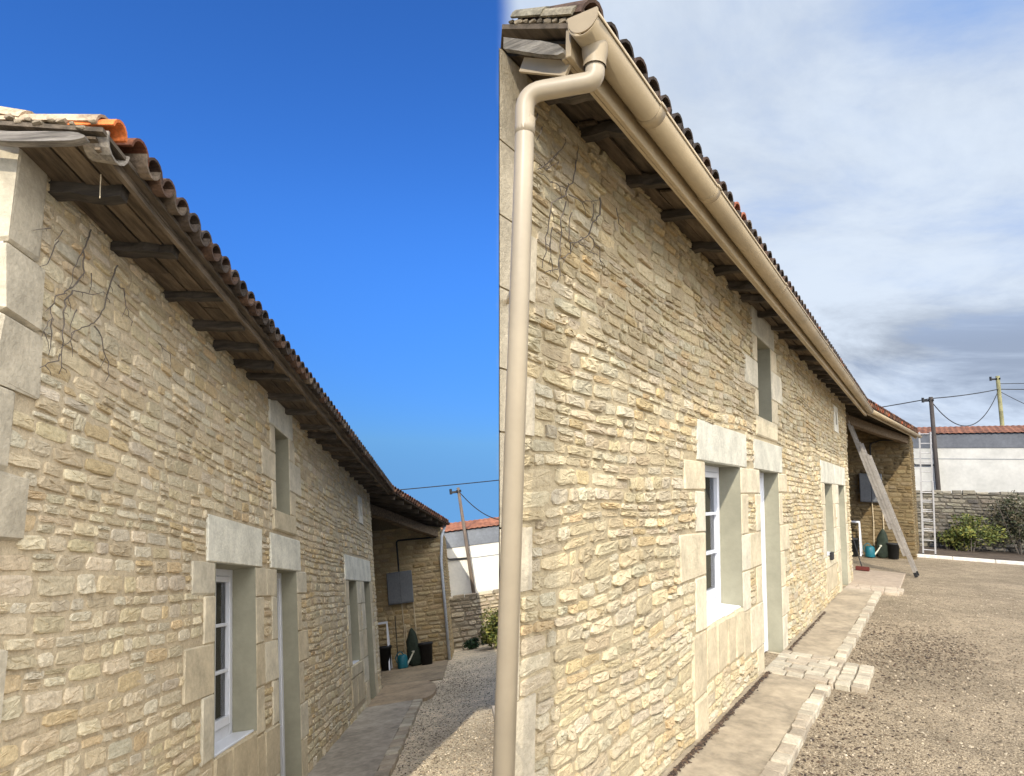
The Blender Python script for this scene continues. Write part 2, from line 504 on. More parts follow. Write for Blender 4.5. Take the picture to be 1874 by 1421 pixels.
def rubble(b, u0, u1, w0, w1, holes, fmap, seed, course=(0.05, 0.105), width=(0.07, 0.25), relief=(0.012, 0.03),
           gap=0.008, left=None, pal=PAL, big=0.06):
    """irregular coursed stones laid on a wall plane; fmap(u, w, n) -> yard coordinates"""
    rng = random.Random(seed)
    nr = np.random.RandomState(seed)
    ph = [(rng.uniform(0, 6), rng.uniform(0.5, 1.2), rng.uniform(0.005, 0.012)) for _ in range(3)]

    def line(w, u):
        s = 0
        for k, (p, fq, am) in enumerate(ph):
            s += am * math.sin(p + u * fq * (k + 1) * 1.7 + w * (3.1 + k * 2.3))
        return w + s
    quads = []
    w = w0
    while w < w1:
        h = rng.uniform(*course)
        wt = min(w + h, w1 + 0.03)
        # free intervals of this course
        lo, hi = w, wt
        L = left(0.5 * (lo + hi)) if left else u0
        iv = [(L, u1)]
        for (a, c, d, e) in holes:
            if e > lo + 0.012 and d < hi - 0.012:
                nv = []
                for (p, q) in iv:
                    if c <= p or a >= q:
                        nv.append((p, q)); continue
                    if a > p: nv.append((p, a))
                    if c < q: nv.append((c, q))
                iv = nv
        for (p, q) in iv:
            if q - p < 0.03: continue
            u = p
            while u < q - 0.02:
                ww = rng.uniform(*width) * (0.75 + 0.5 * (h / course[1]))
                if q - (u + ww) < width[0] * 0.7: ww = q - u
                ue = u + ww
                sk = rng.uniform(-0.015, 0.015)
                # now and then a course is split into two thin stones
                parts = [(0, 1)]
                if h > 0.08 and ww < 0.2 and rng.random() < 0.35:
                    m_ = rng.uniform(0.35, 0.65); parts = [(0, m_), (m_, 1)]
                for (t0, t1) in parts:
                    e0, e1 = rng.uniform(0, .04), rng.uniform(0, .04)
                    t0, t1 = t0 + (t1 - t0) * e0, t1 - (t1 - t0) * e1
                    c = []
                    for (uu, tt) in ((u, t0), (ue, t0), (ue, t1), (u, t1)):
                        a_, d_ = line(lo, uu), line(hi, uu)
                        jx = rng.uniform(-0.008, 0.008)
                        if p + 0.001 < uu < q - 0.001: jx += sk * (tt - .5)
                        else: jx = 0
                        c.append((uu + jx, a_ + (d_ - a_) * tt))
                    quads.append(c)
                u = ue
        w = wt
    Q = np.array(quads)                                   # N,4,2
    N = len(Q)
    ns = 14
    ang = np.linspace(0, 2 * np.pi, ns, endpoint=False) + 0.11
    pw = 0.42
    s = np.sign(np.cos(ang)) * np.abs(np.cos(ang)) ** pw
    t = np.sign(np.sin(ang)) * np.abs(np.sin(ang)) ** pw
    sj = s[None, :] * (1 + nr.uniform(-0.15, 0.02, (N, ns)))
    tj = t[None, :] * (1 + nr.uniform(-0.20, 0.03, (N, ns)))
    size = np.stack([np.linalg.norm(Q[:, 1] - Q[:, 0], axis=1), np.linalg.norm(Q[:, 3] - Q[:, 0], axis=1)], 1)
    ctr = Q.mean(1)
    hgt = nr.uniform(relief[0], relief[1], N)
    tlx = nr.uniform(-0.4, 0.4, N) * hgt; tly = nr.uniform(-0.55, 0.35, N) * hgt
    rings = ((1.0, -0.35), (0.965, 0.55), (0.90, 0.90), (0.64, 1.0), (0.30, 1.03))
    P = []
    for (rk, hk) in rings:
        ss, tt = sj * rk, tj * rk
        gx = np.clip(1 - 2 * gap / size[:, 0:1], 0.5, 1); gy = np.clip(1 - 2 * gap / size[:, 1:2], 0.5, 1)
        ss, tt = ss * gx, tt * gy
        a, c = (ss + 1) / 2, (tt + 1) / 2
        pos = (Q[:, None, 0] * ((1 - a) * (1 - c))[..., None] + Q[:, None, 1] * (a * (1 - c))[..., None]
               + Q[:, None, 2] * (a * c)[..., None] + Q[:, None, 3] * ((1 - a) * c)[..., None])
        n = hgt[:, None] * hk + (tlx[:, None] * ss + tly[:, None] * tt) * max(hk, 0)
        n = n + nr.normal(0, 1, (N, ns)) * (0.15 * hgt[:, None]) * (1 if hk > 0.3 else 0)
        P.append(np.concatenate([pos, n[..., None]], 2))
    P = np.stack(P, 1)                                    # N, rings, ns, 3
    nr_ = len(rings)
    C = np.concatenate([ctr, (hgt * 1.05)[:, None]], 1)[:, None, :]
    allp = np.concatenate([P.reshape(N, nr_ * ns, 3), C], 1)
    nv = nr_ * ns + 1
    faces0 = []
    for r in range(nr_ - 1):
        for k in range(ns):
            faces0.append((r * ns + k, r * ns + (k + 1) % ns, (r + 1) * ns + (k + 1) % ns, (r + 1) * ns + k))
    for k in range(ns):
        faces0.append(((nr_ - 1) * ns + k, (nr_ - 1) * ns + (k + 1) % ns, nv - 1))
    ci = nr.randint(0, len(pal), N)
    cols = pal[ci] * nr.uniform(0.83, 1.13, (N, 1)) * nr.uniform(0.98, 1.02, (N, 3))
    cols = np.repeat(cols[:, None, :], nv, 1).reshape(-1, 3)
    V = fmap(allp.reshape(-1, 3))
    faces = []
    for i in range(N):
        o = i * nv
        faces.extend([tuple(x + o for x in f) for f in faces0])
    b.add(V, faces, cols)
    return N


def mortar(b, u0, u1, w0, w1, holes, fmap, n, col, left=None, step=0.16):
    """the bedding behind the stones, slightly uneven, open where the openings are"""
    us = sorted(set([u0, u1] + [x for h in holes for x in h[:2] if u0 < x < u1] + list(np.arange(u0, u1, step * 2.2))))
    ws = sorted(set([w0, w1] + [x for h in holes for x in h[2:] if w0 < x < w1] + list(np.arange(w0, w1, step))))
    v = []; idx = {}; f = []
    rng = random.Random(5)
    for i, u in enumerate(us):
        for j, w in enumerate(ws):
            uu = u
            if left:
                L = left(w)
                uu = max(u, L) if i > 0 else L
            idx[i, j] = len(v)
            v.append((uu, w, n + rng.uniform(-0.005, 0.004)))
    for i in range(len(us) - 1):
        for j in range(len(ws) - 1):
            cu, cw = (us[i] + us[i + 1]) / 2, (ws[j] + ws[j + 1]) / 2
            if any(h[0] < cu < h[1] and h[2] < cw < h[3] for h in holes): continue
            f.append((idx[i, j], idx[i + 1, j], idx[i + 1, j + 1], idx[i, j + 1]))
    b.add(fmap(np.array(v)), f, col)


# ---------------------------------------------------------------- canal tiles

def tile_shell(b, base, a, s, n, r0, r1, L, th, col, convex=True, seg=9):
    """one half-round tile: base point at its low end, a up the slope, s sideways, n outwards"""
    v = []; f = []
    sg = 1 if convex else -1
    for e, (d, r) in enumerate(((0, r0), (L, r1))):
        for rr in (r, r - th):
            for k in range(seg):
                t = math.pi * k / (seg - 1)
                p = base + a * d + s * (math.cos(t) * rr) + n * (sg * math.sin(t) * rr * 1.02)
                v.append(tuple(p))
    g = lambda e, l, k: (e * 2 + l) * seg + k
    for k in range(seg - 1):
        f.append((g(0, 0, k), g(1, 0, k), g(1, 0, k + 1), g(0, 0, k + 1)))
        f.append((g(0, 1, k), g(0, 1, k + 1), g(1, 1, k + 1), g(1, 1, k)))
        f.append((g(0, 0, k), g(0, 0, k + 1), g(0, 1, k + 1), g(0, 1, k)))
        f.append((g(1, 0, k), g(1, 1, k), g(1, 1, k + 1), g(1, 0, k + 1)))
    for k in (0, seg - 1):
        f.append((g(0, 0, k), g(0, 1, k), g(1, 1, k), g(1, 0, k)))
    b.add(v, f, col)


def tile_col(rng):
    r = rng.random()
    if r < 0.62: c = (0.105, 0.078, 0.058)
    elif r < 0.82: c = (0.155, 0.092, 0.060)
    elif r < 0.95: c = (0.24, 0.18, 0.125)
    else: c = (0.33, 0.12, 0.055)
    k = rng.uniform(0.34, 0.66)
    return tuple(x * k for x in c)


def tile_column(b, path, side, pitch, rng, first=None, cut=None, back=0.0):
    """lay cover and pan tiles up one column; path(d) -> point on the deck d metres up from the eave"""
    L, ex = 0.42, 0.36
    side = Vector(side)
    d = 0.0; j = 0
    r = pitch * 0.50
    while d < cut:
        dl = min(L, cut - d + 0.02)
        if dl < 0.08: break
        p0, p1 = path(d), path(d + dl)
        a = (p1 - p0).normalized(); n = side.cross(a).normalized()
        if n.z < 0: n = -n
        jj = rng.uniform(-0.014, 0.014)
        c = first if (first and j == 0) else tile_col(rng)
        lift = 0.016
        a2 = (a * dl - n * lift).normalized()
        tile_shell(b, p0 + n * (0.028 + lift) + side * jj, a2, side, n, r * rng.uniform(.97, 1.05), r * 0.82, dl, 0.013, c)
        tile_shell(b, p0 + side * (pitch / 2 + jj) + n * (r * 0.60 + lift) - a * 0.025, a2, side, n, r * 0.95, r * 0.8, dl, 0.013, tile_col(rng), convex=False)
        d += ex; j += 1


# ---------------------------------------------------------------- plants and litter

def leaf_cloud(b, c, rad, count, size, cols, rng, squash=(1, 1, 1), gaps=0.0):
    """leaf-sized faces through a lumpy crown"""
    lumps = []
    for _ in range(16):
        d = Vector((rng.gauss(0, 1), rng.gauss(0, 1), rng.gauss(0, 0.8))).normalized() * rng.uniform(0.25, 0.8)
        lumps.append((Vector((d.x * rad[0], d.y * rad[1], d.z * rad[2])), rng.uniform(0.22, 0.48), rng.uniform(0.7, 1.25)))
    v = []; f = []; cc = []
    for i in range(count):
        l, lr, tone = rng.choice(lumps)
        d = Vector((rng.gauss(0, 1), rng.gauss(0, 1), rng.gauss(0, 1))).normalized() * (rng.random() ** 0.45) * lr
        p = Vector(c) + l + Vector((d.x * rad[0], d.y * rad[1], d.z * rad[2]))
        if p.z < 0.02: p.z = rng.uniform(0.02, 0.2)
        s = size * rng.uniform(0.6, 1.4)
        a = Vector((rng.gauss(0, 1), rng.gauss(0, 1), rng.gauss(0, 0.7))).normalized()
        t = a.cross(Vector((rng.gauss(0, 1), rng.gauss(0, 1), rng.gauss(0, 1)))).normalized()
        o = len(v)
        nrm = a.cross(t)
        v += [tuple(p - a * s), tuple(p + t * s * 0.38 + nrm * s * .12), tuple(p + a * s), tuple(p - t * s * 0.38 + nrm * s * .12)]
        f += [(o, o + 1, o + 2), (o, o + 2, o + 3)]
        k = tone * rng.uniform(0.75, 1.25)
        col = rng.choice(cols)
        cc += [tuple(x * k for x in col)] * 4
    b.add(v, f, cc)


def scatter_leaves(b, pts, rng, size=0.02, cols=((0.06, 0.04, 0.028), (0.10, 0.065, 0.04), (0.035, 0.025, 0.02))):
    v = []; f = []; cc = []
    for (x, y, z) in pts:
        s = size * rng.uniform(0.5, 1.5); t = rng.uniform(0, 6.28)
        ca, sa = math.cos(t), math.sin(t)
        o = len(v)
        for (p, q, h) in ((-1, 0, .1), (0, -.5, .0), (1, 0, .35), (0, .5, .5), (0, 0, .75)):
            v.append((x + (ca * p - sa * q) * s, y + (sa * p + ca * q) * s, z + h * s * 0.55 + 0.002))
        f += [(o, o + 1, o + 4), (o + 1, o + 2, o + 4), (o + 2, o + 3, o + 4), (o + 3, o, o + 4)]
        k = rng.uniform(0.7, 1.4); c = rng.choice(cols)
        cc += [tuple(q * k for q in c)] * 5
    b.add(v, f, cc)


# ================================================================ ground

def slab(name, poly, z, frame, mat, depth=9.0, n=1):
    b = Buf()
    v = [(x, y, z) for x, y in poly] + [(x, y, z - depth) for x, y in poly]
    m = len(poly)
    f = [tuple(range(m))] + [(i, i + m, (i + 1) % m + m, (i + 1) % m) for i in range(m)]
    b.add(v, f)
    o = b.build(name, mat, frame=frame)
    return finish(o, kind='structure')


RAYX = lambda y: 0.0367 * y - 0.02
slab('gravel_yard', [(-16, -2.0), (-0.2, -2.0), (-0.2, 1.5), (RAYX(1.5), 1.5), (RAYX(60), 60), (-16, 60)], 0.0, MA, M['gravel_a'])
# level yard: bounded on the left by the line of sight past the house corner
gl = lambda k: (-1.444 * k, 2.06 * k)
slab('gravel_yard', [(-1.30, 2.45), (0.3, 1.0), (0.3, -6), (20, -6), (30, 60), (-20, 60), (-6.0, 17.0)], 0.0, MB, M['gravel_b'])
bt = Buf(); bt.add([(-110, -110, -9.5), (110, -110, -9.5), (110, 110, -9.5), (-110, 110, -9.5)], [(0, 1, 2, 3)])
finish(bt.build('terrain', M['grass'], frame=Matrix.Identity(4)), kind='structure')


# ================================================================ the farmhouse (built once for each yard)

class Spec:
    pass


def piece(xs, ys):
    return lambda v: float(np.interp(v, xs, ys)) if xs[0] <= v <= xs[-1] else (ys[0] + (v - xs[0]) if v < xs[0] else ys[-1] + (v - xs[-1]))


SA = Spec()
SA.frame = MA; SA.X0 = -1.80; SA.Y = lambda v: v; SA.Z = lambda v: v
SA.YL = lambda w: 2.54
SA.Y1 = 13.1; SA.top = 3.92; SA.eaveX = -1.35; SA.eaveZ = 3.725; SA.pitch = 0.163; SA.sag = 0.0; SA.seed = 3
SA.stone = 'stone_a'; SA.blen = 4.79; SA.relief = (0.007, 0.017); SA.gap = 0.003

SB = Spec()
SB.frame = MB; SB.X0 = -1.444
SB.Y = piece([2.52, 4.90, 5.80, 6.43, 7.16, 10.2, 10.9, 11.68, 12.32, 13.1],
             [2.078, 4.895, 5.98, 6.75, 7.69, 11.33, 12.3, 13.1, 14.1, 15.0])
SB.Z = piece([0, 0.75, 2.03, 2.37, 2.6, 3.45, 3.85], [0, 0.735, 1.965, 2.28, 2.515, 3.36, 3.72])
SB.YL = lambda w: 2.2106 - 0.0621 * w
SB.Y1 = 15.0; SB.top = 3.82; SB.eaveX = -1.05; SB.eaveZ = 3.62; SB.pitch = 0.178; SB.sag = 0.10; SB.seed = 11
SB.stone = 'stone_b'; SB.blen = 4.4; SB.relief = (0.008, 0.023); SB.gap = 0.002


def deck(S, X, Y=99.0):
    """height of the roof boarding: flatter over the eave, steeper above the wall, sagging at the worn verge"""
    d = S.eaveX - X
    t = min(max((2.75 - Y) / 0.8, 0.0), 1.0) if S is SB else 0.0
    return S.eaveZ + (0.16 * d if d < 0.5 else 0.08 + 0.42 * (d - 0.5)) - S.sag * t * t * (3 - 2 * t) * max(0.0, 1 - d / 0.42)


def block(b, S, u0, u1, w0, w1, depth=0.30, proud=0.0, col=DRESS, rng=None, bev=0.006, jit=0.002, g=0.0025):
    """one dressed stone set in the facade"""
    k = rng.uniform(0.93, 1.06)
    c = tuple(x * k for x in col)
    box(b, S.X0 - depth, S.X0 + proud, S.Y(u0) + g, S.Y(u1) - g, S.Z(w0) + g, S.Z(w1) - g, c, bev, jit, rng)


def house(S, name, label, with_gutter):
    rng = random.Random(S.seed)
    base = (S.X0, S.YL(0), 0.0)
    H = thing(name, S.frame, base, label, 'house')
    fm = lambda p: np.stack([S.X0 - 0.022 + p[:, 2], p[:, 0], p[:, 1]], 1)
    hole = lambda a, c, d, e: (S.Y(a), S.Y(c), S.Z(d) if d > 0.01 else -0.4, S.Z(e))

    # ---- openings and their dressed stones: (u0, u1, w0, w1)
    op_up = (6.46, 6.97, 2.60, 3.45)
    op_w1 = (4.90, 5.80, 0.75, 2.03)
    op_d1 = (6.43, 7.16, 0.0, 2.03)
    op_w2 = (10.20, 10.90, 0.77, 1.98)
    op_d2 = (11.68, 12.32, 0.0, 1.98)
    sets = {
        'loft': dict(op=op_up, lintel=[(6.27, 7.14, 3.45, 3.86)], sill=[(6.34, 7.16, 2.40, 2.60)],
                     jamb=[(6.30, 6.46, 3.17, 3.45), (6.03, 6.46, 2.88, 3.17), (6.32, 6.46, 2.60, 2.88),
                           (6.97, 7.24, 3.20, 3.45), (6.97, 7.47, 2.86, 3.20), (6.97, 7.22, 2.60, 2.86)]),
        'win1': dict(op=op_w1, lintel=[(4.74, 5.98, 2.03, 2.37)], sill=[],
                     jamb=[(4.49, 4.90, 1.80, 2.03), (4.70, 4.90, 1.48, 1.80), (4.40, 4.90, 1.15, 1.48), (4.69, 4.90, 0.75, 1.15),
                           (5.80, 6.10, 1.78, 2.03), (5.80, 6.02, 1.40, 1.78), (5.80, 6.05, 1.06, 1.40), (5.80, 6.02, 0.70, 1.06)]),
        'door1': dict(op=op_d1, lintel=[(6.24, 7.34, 2.03, 2.36)], sill=[],
                      jamb=[(6.10, 6.43, 1.78, 2.03), (6.27, 6.43, 1.40, 1.78), (6.05, 6.43, 1.06, 1.40), (6.25, 6.43, 0.70, 1.06), (6.02, 6.43, 0.30, 0.70), (6.2, 6.43, -0.05, 0.30),
                            (7.16, 7.57, 1.80, 2.03), (7.16, 7.34, 1.42, 1.80), (7.16, 7.60, 1.12, 1.42), (7.16, 7.36, 0.72, 1.12), (7.16, 7.50, 0.40, 0.72), (7.16, 7.40, -0.05, 0.40)]),
        'win2': dict(op=op_w2, lintel=[(9.93, 11.25, 1.98, 2.36)], sill=[(10.05, 11.1, 0.60, 0.77)],
                     jamb=[(9.92, 10.20, 1.62, 1.98), (10.0, 10.20, 1.2, 1.62), (9.88, 10.20, 0.77, 1.2),
                           (10.90, 11.27, 1.62, 1.98), (10.90, 11.2, 1.2, 1.62), (10.90, 11.27, 0.77, 1.2)]),
        'door2': dict(op=op_d2, lintel=[(11.27, 12.5, 1.98, 2.36)], sill=[],
                      jamb=[(11.27, 11.68, 1.62, 1.98), (11.3, 11.68, 1.2, 1.62), (11.27, 11.68, 0.77, 1.2), (11.2, 11.68, 0.40, 0.77), (11.3, 11.68, -0.05, 0.40),
                            (12.32, 12.60, 1.62, 1.98), (12.32, 12.52, 1.2, 1.62), (12.32, 12.62, 0.80, 1.2), (12.32, 12.55, 0.4, 0.8), (12.32, 12.66, -0.05, 0.4)]),
    }
    apron = [(4.90, 5.12, 0.36, 0.75), (5.12, 5.36, 0.36, 0.75), (5.36, 5.58, 0.36, 0.75), (5.58, 5.80, 0.36, 0.75), (5.80, 6.02, 0.30, 0.70),
             (4.62, 4.90, 0.30, 0.75), (4.66, 4.90, -0.1, 0.30)] if with_gutter else \
            [(4.90, 5.25, 0.36, 0.75), (5.25, 5.55, 0.36, 0.75), (5.55, 5.80, 0.36, 0.75), (5.80, 6.02, 0.30, 0.70)]
    apron2 = [(10.05, 10.5, 0.2, 0.60), (10.5, 11.1, 0.2, 0.60)]
    q = [(0.19, 3.28, 3.90), (0.24, 2.95, 3.28), (0.28, 2.64, 2.95), (0.13, 2.30, 2.64), (0.26, 2.02, 2.30), (0.13, 1.62, 2.02), (0.24, 1.34, 1.62),
         (0.14, 0.9, 1.34), (0.26, 0.55, 0.9), (0.15, -0.2, 0.55)]
    niche = (11.52, 11.95, 2.98, 3.48); slit = (11.71, 11.84, 3.13, 3.36)

    holes = [hole(*s['op']) for s in sets.values()]
    solid = []
    for s in sets.values():
        solid += s['lintel'] + s['sill'] + s['jamb']
    solid += apron + apron2 + [niche]
    if S is SA:
        qh = [(2.0, 2.52 + w, a, c) for (w, a, c) in q]
    else:
        qh = [(1.0, S.YL(S.Z(a)) + w * 1.05, S.Z(a), S.Z(c)) for (w, a, c) in q]
    if S is SB: holes.append((1.0, 2.75, 3.62, 4.3))
    mh = holes + [hole(*slit)]
    rh = holes + [(S.Y(a), S.Y(c), S.Z(d) if d > 0 else d, S.Z(e)) for (a, c, d, e) in solid] + qh

    # ---- facade: rubble in one mesh
    b = Buf()
    mcol = (0.48, 0.40, 0.28) if S is SA else (0.47, 0.395, 0.27)
    mortar(b, S.YL(0) + 0.01, S.Y1, -0.4, S.top, mh, fm, 0.003 if S is SA else 0.004, mcol, left=lambda w_: S.YL(w_) + (.04 if S is SB else 0))
    rubble(b, S.YL(0), S.Y1, -0.12, S.top, rh, fm, S.seed, course=(0.046, 0.112) if S is SA else (0.038, 0.092), width=(0.07, 0.25) if S is SA else (0.07, 0.27), relief=S.relief, gap=S.gap, left=lambda w_: S.YL(w_) + (.02 if S is SB else 0))
    b.build('wall', M[S.stone], H, smooth=False)

    # ---- corner stones
    for (w, a, c) in q:
        b = Buf()
        if S is SA:
            k = rng.uniform(0.92, 1.05)
            box(b, S.X0 - 0.32, S.X0 + 0.004, 2.52, 2.54 + w - .004, a + .004, c - .004, tuple(x * k for x in (0.45, 0.39, 0.285)), 0.014, 0.008, rng)
        else:
            k = rng.uniform(0.92, 1.05)
            z0, z1 = S.Z(a) + .004, min(S.Z(c) - .004, 3.60)
            y1 = S.YL(S.Z(a)) + w * 1.05
            dx = 0.06
            p = []
            for z in (z0, z1):
                yl = S.YL(z)
                p += [(S.X0 - .006, yl * (1 + .006 / 1.444) + .002, z), (S.X0 - .006, y1 + rng.uniform(-.012, .012), z), (S.X0 - dx, y1, z), (S.X0 - dx, yl * (1 + dx / 1.444) + .004, z)]
            b.add(p, [(0, 1, 2, 3), (4, 5, 6, 7), (0, 1, 5, 4), (1, 2, 6, 5), (2, 3, 7, 6), (3, 0, 4, 7)], tuple(x * k for x in (0.50, 0.43, 0.31)))
        b.build('quoin', M['dress'], H)

    # ---- panel of long stones under the windows
    for (a, c, d, e) in apron + apron2:
        b = Buf(); block(b, S, a, c, d, e, 0.2, -0.004, (0.50, 0.415, 0.275), rng, 0.014, 0.008)
        b.build('apron_stone', M['dress'], H)
    # ---- slit vent high in the wall
    b = Buf()
    block(b, S, niche[0], slit[0], niche[2], niche[3], 0.2, 0.0, (0.60, 0.56, 0.46), rng)
    block(b, S, slit[1], niche[1], niche[2], niche[3], 0.2, 0.0, (0.60, 0.56, 0.46), rng)
    block(b, S, slit[0], slit[1], niche[2], slit[2], 0.2, 0.0, (0.60, 0.56, 0.46), rng)
    block(b, S, slit[0], slit[1], slit[3], niche[3], 0.2, 0.0, (0.60, 0.56, 0.46), rng)
    vent = b.build('vent_surround', M['dress'], H)

    # ---- window and door sets
    for key, s in sets.items():
        a, c, d, e = s['op']
        y0, y1, z0, z1 = S.Y(a), S.Y(c), (S.Z(d) if d > 0.01 else 0.02), S.Z(e)
        deep = {'loft': 0.30, 'win1': 0.20, 'door1': 0.17, 'win2': 0.22, 'door2': 0.2}[key]
        xf = S.X0 - deep
        b = Buf()
        fw = 0.062
        if key == 'loft':
            # solid weathered boards close the loft opening
            n = 4
            for i in range(n):
                yy0 = y0 + (y1 - y0) * i / n; yy1 = y0 + (y1 - y0) * (i + 1) / n
                box(b, xf - 0.03, xf, yy0 + .002, yy1 - .002, z0, z1, tuple(x * rng.uniform(.9, 1.1) for x in (1.0, 1.0, 1.0)), 0.004)
            part = b.build('shutter', M['greywood'], H)
        elif key in ('win1', 'win2'):
            box(b, xf - .055, xf, y0, y0 + fw, z0, z1, bev=.006); box(b, xf - .055, xf, y1 - fw, y1, z0, z1, bev=.006)
            box(b, xf - .055, xf, y0 + fw, y1 - fw, z1 - fw, z1, bev=.006); box(b, xf - .055, xf, y0 + fw, y1 - fw, z0, z0 + fw + .03, bev=.006)
            i0, i1 = z0 + fw + .03, z1 - fw
            ym = (y0 + y1) / 2
            # two casements
            for (p, r) in ((y0 + fw, ym), (ym, y1 - fw)):
                sw = 0.045
                box(b, xf - .045, xf + .014, p + .002, p + sw, i0, i1, bev=.005); box(b, xf - .045, xf + .014, r - sw, r - .002, i0, i1, bev=.005)
                box(b, xf - .045, xf + .014, p + sw, r - sw, i1 - sw, i1, bev=.005); box(b, xf - .045, xf + .014, p + sw, r - sw, i0, i0 + sw + .02, bev=.005)
                for t in (1 / 3, 2 / 3):
                    zz = i0 + .05 + (i1 - i0 - .08) * t
                    box(b, xf - .03, xf + .004, p + sw, r - sw, zz - .013, zz + .013, bev=.004)
            part = b.build('window', M['white_pvc'], H)
            b = Buf(); box(b, xf - .028, xf - .022, y0 + fw, y1 - fw, i0, i1); b.build('pane', M['glass'], H, parent=part)
            if key == 'win1':
                b = Buf(); v = []; f = []
                nn = 60
                for i in range(nn + 1):
                    yy = y0 + fw + (y1 - y0 - 2 * fw) * i / nn
                    xx = xf - .12 + 0.014 * math.sin(i * 1.15) + .006 * math.sin(i * .37)
                    v += [(xx, yy, z0), (xx, yy, z1)]
                for i in range(nn):
                    f.append((2 * i, 2 * i + 2, 2 * i + 3, 2 * i + 1))
                b.add(v, f); b.build('curtain', M['curtain'], H, parent=part, smooth=True)
            # projecting white sill
            b = Buf()
            box(b, xf - .01, S.X0 - .03, y0 + .004, y1 - .004, z0 - .035, z0 + .012, bev=.006)
            box(b, S.X0 - .045, S.X0 - .03, y0 + .004, y1 - .004, z0 - .055, z0 - .036, bev=.004)
            b.build('window_sill', M['white_pvc'], H, parent=part)
        else:
            # glazed white door in a white frame
            box(b, xf - .055, xf + .004, y0, y0 + fw, z0, z1, bev=.006); box(b, xf - .055, xf + .004, y1 - fw, y1, z0, z1, bev=.006)
            box(b, xf - .055, xf + .004, y0 + fw, y1 - fw, z1 - fw, z1, bev=.006)
            box(b, xf - .055, xf - .004, y0 + fw, y1 - fw, z0, z0 + .55, bev=.01)
            box(b, xf - .05, xf - .006, y0 + fw, y0 + fw + .09, z0 + .55, z1 - fw, bev=.006); box(b, xf - .05, xf - .006, y1 - fw - .09, y1 - fw, z0 + .55, z1 - fw, bev=.006)
            box(b, xf - .05, xf - .006, y0 + fw + .09, y1 - fw - .09, z1 - fw - .09, z1 - fw, bev=.006)
            part = b.build('door', M['white_pvc'], H)
            b = Buf(); box(b, xf - .032, xf - .026, y0 + fw + .09, y1 - fw - .09, z0 + .55, z1 - fw - .09); b.build('pane', M['glass'], H, parent=part)
            b = Buf(); tube(b, [(xf + .03, y0 + fw + .05, z0 + 1.0), (xf + .045, y0 + fw + .06, z0 + 1.0), (xf + .045, y0 + fw + .17, z0 + 1.0)], .009, 8)
            b.build('handle', M['metal'], H, parent=part)
        for (p, r, t, w) in s['lintel']:
            b = Buf(); block(b, S, p, r, t, w, 0.32, -0.003, ((0.64, 0.61, 0.50) if S is SA else (0.52, 0.49, 0.395)), rng, 0.007, 0.003)
            b.build('lintel', M['dress'], H, parent=part)
        for (p, r, t, w) in s['sill']:
            b = Buf(); block(b, S, p, r, t, w, 0.32, 0.004, (0.55, 0.47, 0.32), rng, 0.012, 0.004)
            b.build('stone_sill', M['dress'], H, parent=part)
        for (p, r, t, w) in s['jamb']:
            b = Buf(); block(b, S, p, r, t, w, 0.32, -0.006, tuple(x * y for x, y in zip(DRESS, rng.choice(((1, 1, 1), (.95, .90, .82), (1.0, .97, .92))))), rng, 0.010, 0.005)
            b.build('jamb_stone', M['dress'], H, parent=part)

        # thin grey-green lining of the opening, its colour darkened to stand in for shade
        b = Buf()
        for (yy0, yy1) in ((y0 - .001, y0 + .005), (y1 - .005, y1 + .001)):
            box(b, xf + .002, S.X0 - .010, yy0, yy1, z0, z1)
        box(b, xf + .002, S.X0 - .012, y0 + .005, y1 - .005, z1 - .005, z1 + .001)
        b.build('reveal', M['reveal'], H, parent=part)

    # ---- the rest of the body: back wall, gables (rendered), dark floor inside
    b = Buf()
    if S is SA:
        xr, xb = -5.2, -8.6
        zr = deck(S, xr) - .04
        g0, g1 = 2.52, S.Y1
        zt = deck(S, S.X0) - .05
        for yy in (g0 + .012, g1):
            b.add([(S.X0 - .03, yy, -.5), (S.X0 - .03, yy, zt), (xr, yy, zr), (xb, yy, zt - .3), (xb, yy, -.9)], [(0, 1, 2, 3, 4)])
        b.add([(xb, g0, -.9), (xb, g1, -.9), (xb, g1, zt - .3), (xb, g0, zt - .3)], [(0, 1, 2, 3)])
        b.build('gable_wall', M['render_b'], H)
        b = Buf()
        pp = [(S.eaveX - .04, 2.40), (S.eaveX - .5, 2.40), (xr, 2.40)]
        for y0_, y1_ in ((2.40, S.Y1 + .1),):
            xs = [S.eaveX - .03, S.eaveX - .5, xr]
            v = [(x, y, deck(S, x) + o) for o in (0.0, -.022) for y in (y0_, y1_) for x in xs]
            f = [(0, 1, 4, 3), (1, 2, 5, 4), (6, 9, 10, 7), (7, 10, 11, 8), (0, 6, 7, 1), (1, 7, 8, 2), (3, 4, 10, 9), (4, 5, 11, 10), (0, 3, 9, 6)]
            b.add(v, f, (1.6, 1.5, 1.35))
        v = [(xr, 2.40, zr + .04), (xr, S.Y1 + .1, zr + .04), (xb - .4, S.Y1 + .1, zt - .5), (xb - .4, 2.40, zt - .5)]
        b.add(v, [(0, 1, 2, 3)])
        decko = b.build('roof', M['wood'], H)
        rb = Buf()
        ncol = int((S.Y1 + .05 - 2.47) / S.pitch)
